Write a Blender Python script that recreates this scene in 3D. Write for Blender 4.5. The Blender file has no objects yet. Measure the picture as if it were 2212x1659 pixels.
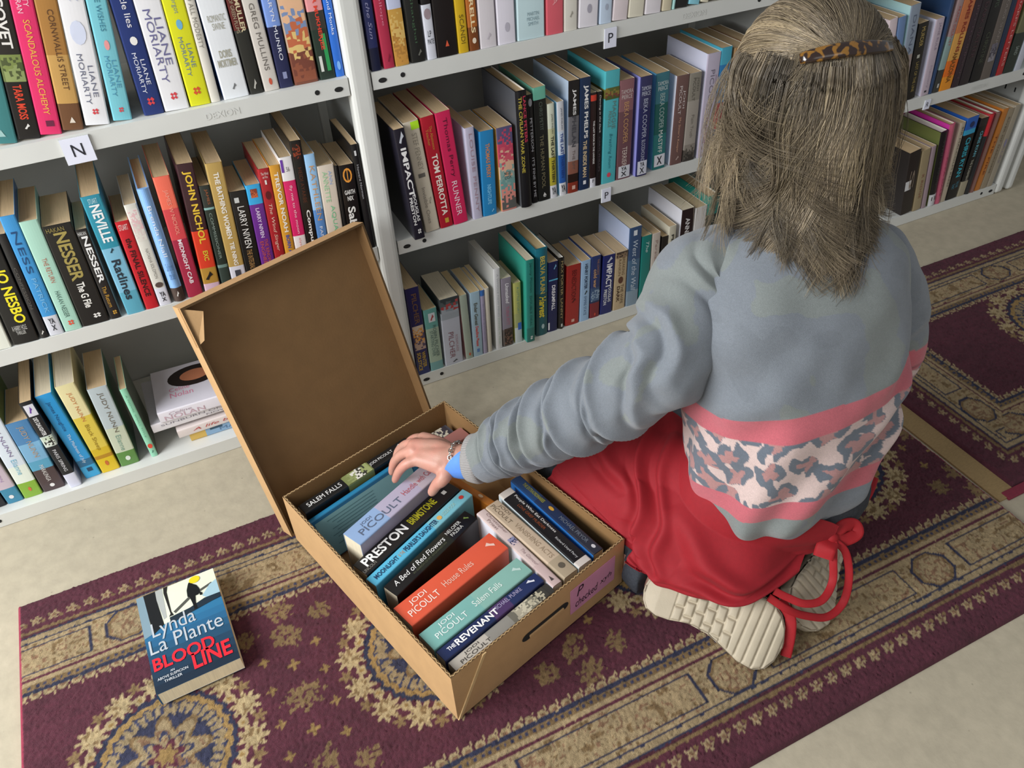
import bpy, bmesh, math, random
import numpy as np
from mathutils import Vector, Matrix
S = bpy.context.scene
COL = S.collection
rnd = random.Random(7)
rng = np.random.default_rng(7)

# ---------------------------------------------------------------- camera
F_PX, PW, PH = 1775.966, 2212.0, 1659.0
CAM = np.array([-0.3554, -1.3779, 1.1895])
def cam_rot(y, p, r):
    cy, sy, cp, sp, cr, sr = math.cos(y), math.sin(y), math.cos(p), math.sin(p), math.cos(r), math.sin(r)
    fwd = np.array([-sy*cp, cy*cp, sp]); right = np.array([cy, sy, 0.]); up = np.cross(right, fwd)
    return np.array([cr*right+sr*up, -sr*right+cr*up, fwd])
RC = cam_rot(-0.412166, -0.702774, -0.0593409)
cd = bpy.data.cameras.new('camera'); cam = bpy.data.objects.new('camera', cd); COL.objects.link(cam)
cd.sensor_width = 36.0; cd.lens = F_PX/PW*36.0; cd.clip_start = 0.01
cam.matrix_world = Matrix(((RC[0][0], RC[1][0], -RC[2][0], CAM[0]), (RC[0][1], RC[1][1], -RC[2][1], CAM[1]),
                           (RC[0][2], RC[1][2], -RC[2][2], CAM[2]), (0, 0, 0, 1)))
S.camera = cam
# ---------------------------------------------------------------- daylight
W = bpy.data.worlds.new('world'); S.world = W; W.use_nodes = True
W.node_tree.nodes['Background'].inputs[0].default_value = (0.93, 0.96, 1.0, 1)
W.node_tree.nodes['Background'].inputs[1].default_value = 0.29
def area(name, loc, target, sx, sy, power, col):
    l = bpy.data.lights.new(name, 'AREA'); l.shape = 'RECTANGLE'; l.size = sx; l.size_y = sy; l.energy = power; l.color = col
    o = bpy.data.objects.new(name, l); COL.objects.link(o); o.location = loc
    o.rotation_euler = (Vector(target)-Vector(loc)).to_track_quat('-Z', 'Y').to_euler()
area('window_light', (-2.2, -0.75, 1.55), (0.0, -0.45, 0.30), 1.7, 1.3, 80, (0.97, 0.985, 1.0))
area('doorway_light', (-0.9, -3.2, 2.3), (0.2, -0.2, 0.3), 2.2, 1.4, 9, (1.0, 0.97, 0.93))
S.view_settings.view_transform = 'Standard'; S.view_settings.look = 'None'
S.view_settings.exposure = 0.30; S.view_settings.gamma = 1.0; S.view_settings.use_curve_mapping = False

# ---------------------------------------------------------------- helpers
def at_z(px, py, z):            # the point of a horizontal plane seen at a pixel of the photograph
    d = RC.T @ np.array([(px-PW/2)/F_PX, -(py-PH/2)/F_PX, 1.]); return CAM + d*(z-CAM[2])/d[2]
def at_y(px, py, y):
    d = RC.T @ np.array([(px-PW/2)/F_PX, -(py-PH/2)/F_PX, 1.]); return CAM + d*(y-CAM[1])/d[1]
def px_of(P):
    q = RC @ (np.asarray(P, float)-CAM); return PW/2+F_PX*q[0]/q[2], PH/2-F_PX*q[1]/q[2]
def x_at(px, y, z):             # x on the line (., y, z) that is seen at pixel column px
    a, b = -2.0, 3.0
    for _ in range(40):
        m = (a+b)/2
        if px_of((m, y, z))[0] < px: a = m
        else: b = m
    return a
def lin(c):
    if isinstance(c, str): c = [int(c[i:i+2], 16) for i in (0, 2, 4)]
    return tuple(((v/255.0)/12.92 if v/255.0 <= .04045 else ((v/255.0+.055)/1.055)**2.4) for v in c)
MATS = {}
def mat(name, c, rough=.5, var=.06, scale=40., bump=0., bscale=300., metal=0., coat=0., attr=None, aniso_scale=None, sheen=0., sss=0.):
    key = (name, c if isinstance(c, str) else tuple(c) if c else None, rough, attr)
    if key in MATS: return MATS[key]
    m = bpy.data.materials.new(name); m.use_nodes = True; t = m.node_tree; n = t.nodes; b = n['Principled BSDF']
    b.inputs['Roughness'].default_value = rough; b.inputs['Metallic'].default_value = metal
    if coat: b.inputs['Coat Weight'].default_value = coat; b.inputs['Coat Roughness'].default_value = .15
    if sheen: b.inputs['Sheen Weight'].default_value = sheen; b.inputs['Sheen Roughness'].default_value = .5
    if sss:
        b.inputs['Subsurface Weight'].default_value = sss; b.inputs['Subsurface Radius'].default_value = (1, .35, .2); b.inputs['Subsurface Scale'].default_value = .006
    tc = n.new('ShaderNodeTexCoord'); mp = n.new('ShaderNodeMapping'); t.links.new(tc.outputs['Object'], mp.inputs[0])
    if aniso_scale: mp.inputs['Scale'].default_value = aniso_scale
    ns = n.new('ShaderNodeTexNoise'); ns.inputs['Scale'].default_value = scale; ns.inputs['Detail'].default_value = 4; t.links.new(mp.outputs[0], ns.inputs[0])
    mr = n.new('ShaderNodeMapRange'); mr.inputs[1].default_value = .3; mr.inputs[2].default_value = .7; mr.inputs[3].default_value = 1-var; mr.inputs[4].default_value = 1+var
    t.links.new(ns.outputs[0], mr.inputs[0])
    mx = n.new('ShaderNodeMix'); mx.data_type = 'RGBA'; mx.blend_type = 'MULTIPLY'; mx.inputs[0].default_value = 1
    if attr:
        at = n.new('ShaderNodeAttribute'); at.attribute_name = attr; t.links.new(at.outputs['Color'], mx.inputs[6])
    else: mx.inputs[6].default_value = (*lin(c), 1)
    t.links.new(mr.outputs[0], mx.inputs[7]); t.links.new(mx.outputs[2], b.inputs['Base Color'])
    if bump:
        n2 = n.new('ShaderNodeTexNoise'); n2.inputs['Scale'].default_value = bscale; n2.inputs['Detail'].default_value = 3; t.links.new(mp.outputs[0], n2.inputs[0])
        bp = n.new('ShaderNodeBump'); bp.inputs['Strength'].default_value = bump; bp.inputs['Distance'].default_value = .002
        t.links.new(n2.outputs[0], bp.inputs['Height']); t.links.new(bp.outputs[0], b.inputs['Normal'])
    MATS[key] = m; return m
def mesh_obj(name, verts, faces, mats, parent=None, midx=None, smooth=False):
    me = bpy.data.meshes.new(name); me.from_pydata([tuple(v) for v in verts], [], [tuple(f) for f in faces])
    for m in (mats if isinstance(mats, (list, tuple)) else [mats]): me.materials.append(m)
    if midx is not None: me.polygons.foreach_set('material_index', np.asarray(midx, np.int32))
    if smooth: me.polygons.foreach_set('use_smooth', np.ones(len(me.polygons), bool))
    me.update(); o = bpy.data.objects.new(name, me); COL.objects.link(o)
    if parent is not None: o.parent = parent
    return o
def np_mesh(name, V, Q, mats, parent=None, smooth=True, colors=None, cattr='pattern'):
    """V (n,3), Q (m,k) arrays -> object; colors per vertex (n,3) linear"""
    V = np.asarray(V, np.float32); Q = np.asarray(Q, np.int32); k = Q.shape[1]
    me = bpy.data.meshes.new(name); me.vertices.add(len(V)); me.vertices.foreach_set('co', V.ravel())
    me.loops.add(Q.size); me.loops.foreach_set('vertex_index', Q.ravel())
    me.polygons.add(len(Q)); me.polygons.foreach_set('loop_start', np.arange(0, Q.size, k, dtype=np.int32)); me.polygons.foreach_set('loop_total', np.full(len(Q), k, np.int32))
    me.polygons.foreach_set('use_smooth', np.full(len(Q), smooth, bool))
    me.update(calc_edges=True); me.validate()
    for m in (mats if isinstance(mats, (list, tuple)) else [mats]): me.materials.append(m)
    if colors is not None:
        a = me.color_attributes.new(cattr, 'FLOAT_COLOR', 'POINT'); a.data.foreach_set('color', np.c_[colors, np.ones(len(V))].astype(np.float32).ravel())
    o = bpy.data.objects.new(name, me); COL.objects.link(o)
    if parent is not None: o.parent = parent
    return o
def empty(name, loc=(0, 0, 0), rot=(0, 0, 0)):
    o = bpy.data.objects.new(name, None); COL.objects.link(o); o.location = loc; o.rotation_euler = rot; o.empty_display_size = .05; return o
def tag(o, label=None, cat=None, group=None, kind=None):
    if label: o['label'] = label
    if cat: o['category'] = cat
    if group: o['group'] = group
    if kind: o['kind'] = kind
    return o
class Boxes:                    # collects boxes / prisms into one mesh
    def __init__(s): s.v = []; s.f = []
    def box(s, a, b):
        i = len(s.v); (x0, y0, z0), (x1, y1, z1) = a, b
        s.v += [(x0, y0, z0), (x1, y0, z0), (x1, y1, z0), (x0, y1, z0), (x0, y0, z1), (x1, y0, z1), (x1, y1, z1), (x0, y1, z1)]
        s.f += [(i, i+3, i+2, i+1), (i+4, i+5, i+6, i+7), (i, i+1, i+5, i+4), (i+1, i+2, i+6, i+5), (i+2, i+3, i+7, i+6), (i+3, i, i+4, i+7)]
        return s
    def hexa(s, p):             # eight corners, bottom loop then top loop
        i = len(s.v); s.v += [tuple(q) for q in p]
        s.f += [(i, i+3, i+2, i+1), (i+4, i+5, i+6, i+7), (i, i+1, i+5, i+4), (i+1, i+2, i+6, i+5), (i+2, i+3, i+7, i+6), (i+3, i, i+4, i+7)]
        return s
    def disc(s, c, r, ax, n=20, d=.0006, rx=None):      # thin cylinder facing -y or +z
        i = len(s.v)
        for k in (0, 1):
            for j in range(n):
                a = 2*math.pi*j/n; u, w = (rx or r)*math.cos(a), r*math.sin(a)
                s.v.append((c[0]+u, c[1]-k*d, c[2]+w) if ax == 'y' else (c[0]+u, c[1]+w, c[2]+k*d))
        s.f.append(tuple(range(i+n, i+2*n)) if ax != 'y' else tuple(range(i+n, i+2*n))); s.f.append(tuple(range(i+n-1, i-1, -1)))
        for j in range(n): s.f.append((i+j, i+(j+1) % n, i+n+(j+1) % n, i+n+j))
        return s
    def obj(s, name, m, parent=None, bevel=0, seg=2):
        o = mesh_obj(name, s.v, s.f, m, parent)
        if bevel:
            b = bmesh.new(); b.from_mesh(o.data); bmesh.ops.recalc_face_normals(b, faces=b.faces)
            bmesh.ops.bevel(b, geom=list(b.edges), offset=bevel, segments=seg, affect='EDGES', profile=.6, clamp_overlap=True); b.to_mesh(o.data); b.free()
        return o
TXT = {}
def text_mesh(s, bold=False, shear=0.):
    key = (s, bold, shear)
    if key in TXT: return TXT[key]
    c = bpy.data.curves.new('t', 'FONT'); c.body = s; c.size = 1; c.resolution_u = 3; c.shear = shear
    if bold: c.offset = .025
    o = bpy.data.objects.new('t', c); me = bpy.data.meshes.new_from_object(o)
    V = np.array([v.co[:2] for v in me.vertices]).reshape(-1, 2); F = [tuple(p.vertices) for p in me.polygons]
    bpy.data.objects.remove(o); bpy.data.curves.remove(c); bpy.data.meshes.remove(me)
    lo, hi = V.min(0), V.max(0); V = (V-lo)/np.maximum(hi-lo, 1e-6)
    TXT[key] = (V, F); return V, F
INK = lambda c: mat('ink', c, .45, .03)
def lettering(s, org, ux, uy, L, Hh, color, parent, bold=False, name='lettering', shear=0., lift=None, material=None):
    """flat printed text: starts at org, runs along ux for L, stands along uy for Hh"""
    V, F = text_mesh(s, bold, shear); org, ux, uy = np.array(org, float), np.array(ux, float), np.array(uy, float)
    P = org+np.outer(V[:, 0]*L, ux)+np.outer(V[:, 1]*Hh, uy)
    if lift is not None: P = lift(P)
    return mesh_obj(name, P, F, material or INK(color), parent)
def ring_loft(rings, cap=True):
    """rings: (n, k, 3) -> V, quads"""
    R = np.asarray(rings, float); n, k, _ = R.shape; V = R.reshape(-1, 3); idx = np.arange(n*k).reshape(n, k)
    a = idx[:-1]; b = idx[1:]; Q = np.stack([a, np.roll(a, -1, 1), np.roll(b, -1, 1), b], -1).reshape(-1, 4)
    return V, Q
def catmull(P, n):
    P = np.asarray(P, float); m = len(P); t = np.linspace(0, m-1, n); i = np.clip(t.astype(int), 0, m-2); f = (t-i)[:, None]
    g = lambda k: P[np.clip(k, 0, m-1)]
    p0, p1, p2, p3 = g(i-1), g(i), g(i+1), g(i+2)
    return .5*((2*p1)+(-p0+p2)*f+(2*p0-5*p1+4*p2-p3)*f**2+(-p0+3*p1-3*p2+p3)*f**3)
def vnoise(P, seed=0):          # smooth value noise in [-1,1], P (n,3)
    P = np.asarray(P, float); i = np.floor(P).astype(np.int64); f = P-i; f = f*f*(3-2*f); out = np.zeros(len(P))
    for dx in (0, 1):
        for dy in (0, 1):
            for dz in (0, 1):
                h = ((i[:, 0]+dx)*374761393+(i[:, 1]+dy)*668265263+(i[:, 2]+dz)*2147483647+seed*97531) & 0xffffffff
                h = ((h ^ (h >> 13))*1274126177) & 0xffffffff; h = (h ^ (h >> 16)) & 0xffff
                w = (f[:, 0] if dx else 1-f[:, 0])*(f[:, 1] if dy else 1-f[:, 1])*(f[:, 2] if dz else 1-f[:, 2])
                out += w*(h/32767.5-1)
    return out
# ---------------------------------------------------------------- setting
def floor_mat():
    m = mat('concrete', 'AEA48E', .75, .10, 2.2, .25, 90.)
    t = m.node_tree; n = t.nodes; b = n['Principled BSDF']; src = b.inputs['Base Color'].links[0].from_socket
    tc = n.new('ShaderNodeTexCoord'); vo = n.new('ShaderNodeTexNoise'); vo.inputs['Scale'].default_value = 38; vo.inputs['Detail'].default_value = 6; t.links.new(tc.outputs['Object'], vo.inputs[0])
    mr = n.new('ShaderNodeMapRange'); mr.inputs[1].default_value = .35; mr.inputs[2].default_value = .65; mr.inputs[3].default_value = .93; mr.inputs[4].default_value = 1.05; t.links.new(vo.outputs[0], mr.inputs[0])
    sp = n.new('ShaderNodeTexVoronoi'); sp.inputs['Scale'].default_value = 26; t.links.new(tc.outputs['Object'], sp.inputs[0])
    cr = n.new('ShaderNodeMapRange'); cr.inputs[1].default_value = .02; cr.inputs[2].default_value = .06; cr.inputs[3].default_value = .72; cr.inputs[4].default_value = 1; t.links.new(sp.outputs['Distance'], cr.inputs[0])
    mm = n.new('ShaderNodeMath'); mm.operation = 'MULTIPLY'; t.links.new(mr.outputs[0], mm.inputs[0]); t.links.new(cr.outputs[0], mm.inputs[1])
    mx = n.new('ShaderNodeMix'); mx.data_type = 'RGBA'; mx.blend_type = 'MULTIPLY'; mx.inputs[0].default_value = 1
    t.links.new(src, mx.inputs[6]); t.links.new(mm.outputs[0], mx.inputs[7]); t.links.new(mx.outputs[2], b.inputs['Base Color']); return m
tag(Boxes().box((-3, -3.4, -.1), (4, .45, 0)).obj('floor', floor_mat()), kind='structure')
tag(Boxes().box((-3, .36, 0), (4, .45, 2.6)).obj('wall_back', mat('plaster', 'B9B6AE', .8, .05)), kind='structure')

# ---------------------------------------------------------------- bookcases: one bolted bay each
Z1, Z2, LIP, BW, DEP = 0.6712, 0.3438, .030, .915, .30
enamel = mat('grey_white_enamel', 'D6D7D2', .38, .03, 12.)
panelm = mat('panel_enamel', 'BCBEBA', .5, .04, 9.)
dark = mat('hole_shadow', '191919', .8)
ZT = {'1': Z1+LIP, '2': Z2+LIP, '3': LIP+.001}
def shelf(parent, x0, x1, z, logo=None, holes=True):
    b = Boxes()
    b.box((x0, 0, z), (x1, .0022, z+LIP)).box((x0, .0022, z+LIP-.002), (x1, DEP, z+LIP)).box((x0, .0022, z), (x1, .022, z+.0022)).box((x0, DEP-.002, z), (x1, DEP, z+LIP-.002))
    s = b.obj('shelf', enamel, parent)
    if holes:
        for hx, hz, rx in ((x0+.055, .016, None), (x1-.055, .016, None), (x0+.018, .014, .0075), (x1-.018, .014, .0075)):
            Boxes().disc((hx, -.0001, z+hz), .0042, 'y', rx=rx).obj('bolt_hole', dark, s)
    if logo: lettering('DEXION', (x1-.24, -.0006, z+.009), (1, 0, 0), (0, 0, 1), .055, .011, 'D5D6D2', s, True, 'embossed_logo', material=enamel)
    return s
def post(parent, x, y0=-.004, y1=.03, w=.04, top=1.9, name='post'):
    b = Boxes(); b.box((x-w/2, y0, 0), (x+w/2, y1, top)); return b.obj(name, enamel, parent, .012, 4)
CASES = {}
def bookcase(x0, label, left_post):
    x1 = x0+BW; r = empty('metal_bookcase', (x0, 0, 0)); tag(r, label, 'bookcase', 'steel bookcases along the wall'); e = Boxes
    g = empty('tmp'); bpy.data.objects.remove(g)
    def keep(o): o.location = (-x0, 0, 0) if o.parent is r else o.location; return o
    for z, lg in ((.001, False), (Z2, x0 > .5), (Z1, x0 < .5), (.998, False)): keep(shelf(r, x0+.021, x1-.021, z, lg, z < .9))
    keep(post(r, x1) if x0 < .9 else post(r, x1-.004, w=.030)); keep(post(r, x1, DEP, DEP+.03))
    if x0 > .9: keep(post(r, x1+.040, w=.026))
    if left_post: keep(post(r, x0)); keep(post(r, x0, DEP, DEP+.03))
    keep(e().box((x0+.02, DEP+.004, .02), (x1-.02, DEP+.006, 1.9)).obj('back_panel', panelm, r))
    sp = keep(e().box((x1-.0015, .03, .01), (x1+.0015, DEP, 1.9)).obj('side_panel', panelm, r))
    if left_post: keep(e().box((x0-.0015, .03, .01), (x0+.0015, DEP, 1.9)).obj('side_panel', panelm, r))
    zr = np.arange(.40, .68, .038) if x0 < 0 else np.arange(.24, .36, .038)
    for zz in zr:
        for yy in (.055, .085): e().box((x1-.0021, yy, zz), (x1-.0016, yy+.004, zz+.012)).obj('slot', dark, sp)
    return r
bookcase(-BW, 'left white steel bookcase, with the N sign on its top shelf', True)
bookcase(0, 'middle white steel bookcase with two P signs, behind the kneeling person', False)
bookcase(BW, 'right white steel bookcase with the R sign, far right corner', False)

paper_white = mat('label_paper', 'E4E6F4', .6, .02)
def shelf_sign(ch, px, py, z, wd, ht, label, back=.0035):
    p = at_y(px, py, -back); r = empty('shelf_sign', (p[0], -back, p[2])); tag(r, label, 'shelf sign', 'letter signs stuck on the shelf edges')
    Boxes().box((-wd/2, 0, -ht/2), (wd/2, .0012, ht/2)).obj('paper_tag', paper_white, r)
    Boxes().box((-wd/2-.0006, .0013, -ht/2-.0006), (wd/2+.0006, .0030, ht/2+.0006)).obj('clear_holder', mat('clear_film', 'C4C6C2', .25, .02), r)
    lettering(ch, (-wd*.2, -.0004, -ht*.22), (1, 0, 0), (0, 0, 1), wd*.40, ht*.48, '23252E', r)
shelf_sign('N', 169, 325, 0, .042, .040, 'small white paper sign lettered N on the left shelf edge')
shelf_sign('P', 1319, 82, 0, .026, .036, 'white paper sign lettered P on the upper middle shelf edge')
shelf_sign('P', 1310, 422, 0, .022, .031, 'white paper sign lettered P on the second middle shelf edge')
shelf_sign('R', 2003, 226, 0, .019, .024, 'tiny white paper sign lettered R on right shelf edge')
# ---------------------------------------------------------------- books
PAGE = {'t': 'C3A983', 'c': 'D9CDB2', 'w': 'DCD8CF', 'd': 'A98E66', 'y': 'CDB68A', 'b': 'EBDCB8'}
def page_mat(k): return mat('page_edges_'+k, PAGE[k], .8, .10, 60., aniso_scale=(14, .35, .35))
def cover_mat(c, gloss=.32): return mat('printed_cover', c, gloss, .035, 18.)
MARKS = {  # publisher's marks as small flat outlines in a unit square
    'mac': [[(0, .3), (.3, 0), (.55, .25), (.25, .55)], [(.45, .75), (.75, .45), (1, .7), (.7, 1)], [(.5, .3), (.75, .05), (.95, .25), (.7, .5)], [(.05, .75), (.3, .5), (.5, .7), (.25, .95)]],
    'peng': [[(.5+.36*math.cos(a*.5236), .5+.5*math.sin(a*.5236)) for a in range(12)]],
    'tri': [[(0, 0), (1, 0), (.5, 1)]],
    'sq': [[(.05, .05), (.95, .05), (.95, .95), (.05, .95)]],
    'sail': [[(.45, .2), (.45, 1), (.1, .25)], [(.52, .25), (.9, .3), (.52, .85)], [(.1, .12), (.9, .12), (.75, 0), (.25, 0)]],
    'loop': [[(.5+.5*math.cos(a*.5236), .5+.5*math.sin(a*.5236)) for a in range(12)]],
    'leaf': [[(0, .1), (.35, 0), (.6, .35), (1, .55), (.7, 1), (.45, .6)]],
}
def make_book(name, t, H, D, bands, page='c', cover=None, hard=False, root=None, bulge=0., inset=.0008):
    """book standing in its own frame: x thickness, y depth from the spine, z height. bands: [(top fraction, colour)...] from the head down"""
    c = .0022 if hard else .0008; ov = .003 if hard else 0.
    cols = []; mats = []
    def slot(col):
        if col not in cols: cols.append(col); mats.append(cover_mat(col))
        return cols.index(col)
    r = min(.0022, t*.2); n = 6
    sp = []
    for k in range(n+1):
        u = k/n; x = r+(t-2*r)*u; sp.append((x, -bulge*(1-(2*u-1)**2)))
    out = [(0, D), (0, r)]+[(r*.3, r*.3)]+sp+[(t-r*.3, r*.3), (t, r), (t, D)]
    inn = [(t-c, D), (t-c, c+r*.5), (c, c+r*.5), (c, D)]
    ring = out+inn; k = len(ring); lv = [1.0]+[1-b[0] for b in bands[1:]]+[0.]      # z levels as fraction
    V = []; Fc = []; mi = []
    for z in lv: V += [(x, y, z*H) for x, y in ring]
    for i in range(len(lv)-1):
        for j in range(k):
            a, b2 = i*k+j, i*k+(j+1) % k; Fc.append((a, a+k, b2+k, b2)); side = (j == 0 or j == len(out)-2)
            mi.append(slot(cover if (cover and side) else bands[i][1]) if j < len(out)-1 else slot('E4E0D6'))
    m = len(out)
    for base, flip in ((0, False), ((len(lv)-1)*k, True)):       # top and bottom rims of the U, quad strips
        i4 = [base+m+q for q in range(4)]; L = [base+0, base+1, i4[2], i4[3]]; R = [base+m-2, base+m-1, i4[0], i4[1]]; M = [base+q for q in range(1, m-1)]+[i4[1], i4[2]]
        for f in (L, R, M): Fc.append(tuple(f if not flip else f[::-1])); mi.append(slot(bands[0 if not flip else -1][1]))
    mesh_obj('cover', V, Fc, mats, root, mi)
    pr = c*.9
    b = Boxes(); yb = D-(.0035 if hard else .0006)
    b.box((pr, c+.0006, ov+.0002), (t-pr, yb, H-ov-inset)); b.obj('pages', page_mat(page), root)
def spine_texts(texts, t, H, root, bulge=0.):
    """texts: 'words|a|b|x0|x1|colour|flags' a,b along the spine from the head; flags ^ upright, * bold, ~ slanted; or '@mark|..' """
    def lift(P):
        u = np.clip(P[:, 0]/t*2-1, -1, 1); P[:, 1] = -bulge*(1-u**2)-.0005; return P
    for s in texts:
        q = s.split('|'); w = q[0]; a, b, x0, x1 = [float(v) for v in q[1:5]]; col = q[5]; fl = q[6] if len(q) > 6 else ''
        if w[0] == '@':
            pl = MARKS[w[1:]]; V = []; Fc = []
            for poly in pl:
                i = len(V); V += [((x0+(x1-x0)*px)*t, 0, (1-b+(b-a)*py)*H) for px, py in poly]; Fc.append(tuple(range(i, i+len(poly))))
            mesh_obj('publisher_mark', lift(np.array(V, float)), Fc, INK(col), root); continue
        if w[0] == '#':       # paper sticker
            g = np.array([((x0+(x1-x0)*i/4)*t, 0, (1-(b if j == 0 else a))*H) for j in (0, 1) for i in range(5)]); g = lift(g); g[:, 1] += .0002
            mesh_obj('spine_sticker', g, [(i, i+1, i+6, i+5) for i in range(4)], INK(col), root); continue
        if w[0] == '%':       # printed picture: small colour blocks
            cs = col.split(','); nx, nz = 7, max(6, int((b-a)*H/((x1-x0)*t)*7)); V = []; Fc = []; mi = []; nzz = min(nz, 56)
            rr = random.Random(len(w)*31+int(a*1000)+int(t*1e5))
            for j in range(nzz+1):
                for i in range(nx+1): V.append(((x0+(x1-x0)*(i+(0 if i in (0, nx) else rr.uniform(-.3, .3)))/nx)*t, 0, (1-(a+(b-a)*(j+(0 if j in (0, nzz) else rr.uniform(-.3, .3)))/nzz))*H))
            for j in range(nzz):
                for i in range(nx):
                    v = j*(nx+1)+i; Fc.append((v, v+nx+1, v+nx+2, v+1)); mi.append(min(len(cs)-1, max(0, int((j+.5)/nzz*len(cs)+rr.uniform(-.9, .9)))))
            P = lift(np.array(V)); P[:, 1] += .00025
            mesh_obj('spine_picture', P, Fc, [INK(k) for k in cs], root, mi); continue
        if '^' in fl: lettering(w, (x0*t, 0, (1-b)*H), (1, 0, 0), (0, 0, 1), (x1-x0)*t, (b-a)*H, col, root, '*' in fl, shear=.25 if '~' in fl else 0, lift=lift)
        else: lettering(w, (x0*t, 0, (1-a)*H), (0, 0, -1), (1, 0, 0), (b-a)*H, (x1-x0)*t, col, root, '*' in fl, shear=.25 if '~' in fl else 0, lift=lift)
def row(zb, y0, phrase, group, items, xmin=None):
    """items: (base left px, base right px, edge px, edge py, height or 0, bands, texts, look, options)"""
    prev = None
    for it in items:
        bl, br, ex, ey, H, bands, texts, look = it[:8]; o = it[8] if len(it) > 8 else {}
        ys = y0+o.get('dy', 0); x0 = x_at(bl, ys, zb); x1 = x_at(br, ys, zb)
        p = at_y(ex, ey, ys); tan = (p[0]-x0)/(p[2]-zb); tan = max(-.16, min(.22, tan))
        if 'lean' in o: tan = o['lean']
        lo_ = -.0 if x0 < -.5 else (.0212 if x0 < .893 else .9362); hi_ = -.0212 if x0 < -.01 else (.8938 if x0 < .905 else 1.8088)
        if x0 < -.01: lo_ = -2.
        if x1 > hi_-.0003: x1 = hi_-.0003; x0 = min(x0, x1-.008); tan = min(tan, 0.)
        x0 = max(x0, lo_); 
        if tan < 0 and x0+tan*.2 < lo_: tan = 0.
        if prev:
            px1, ptan, ph, pys = prev
            if x0 < px1+.0002: x0 = px1+.0002
            for hz in (0, min(ph, H or .2)):
                if x0+tan*hz < px1+ptan*hz+.0002: tan = (px1+ptan*hz+.0004-x0)/max(hz, 1e-3) if hz else tan
        a = math.atan(tan); t = max(.006, (x1-x0)*math.cos(a))
        if not H: H = max(.15, min(.27, (at_y(ex, ey, ys)[2]-zb)/math.cos(a)))
        prev = (x0+t/math.cos(a), tan, H*math.cos(a), ys)
        zz = zb+.0004+(t*math.sin(a) if a > 0 else 0)
        if isinstance(bands, str): bands = [(0, bands)]
        hard = o.get('hard', False)
        r = empty('hardcover_book' if hard else 'paperback_book', (x0, ys, zz), (0, a, 0))
        tag(r, look+', '+phrase, 'book', group)
        D = o.get('d', min(.19, H*.645)); bu = o.get('bulge', .003 if hard else .0006)
        make_book('b', t, H, D, bands, o.get('p', 't'), o.get('cover'), hard, r, bu); spine_texts(texts, t, H, r, bu)
WH, CR, BK = 'E9E8EA', 'E3DDCB', '1C1B1D'
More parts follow.
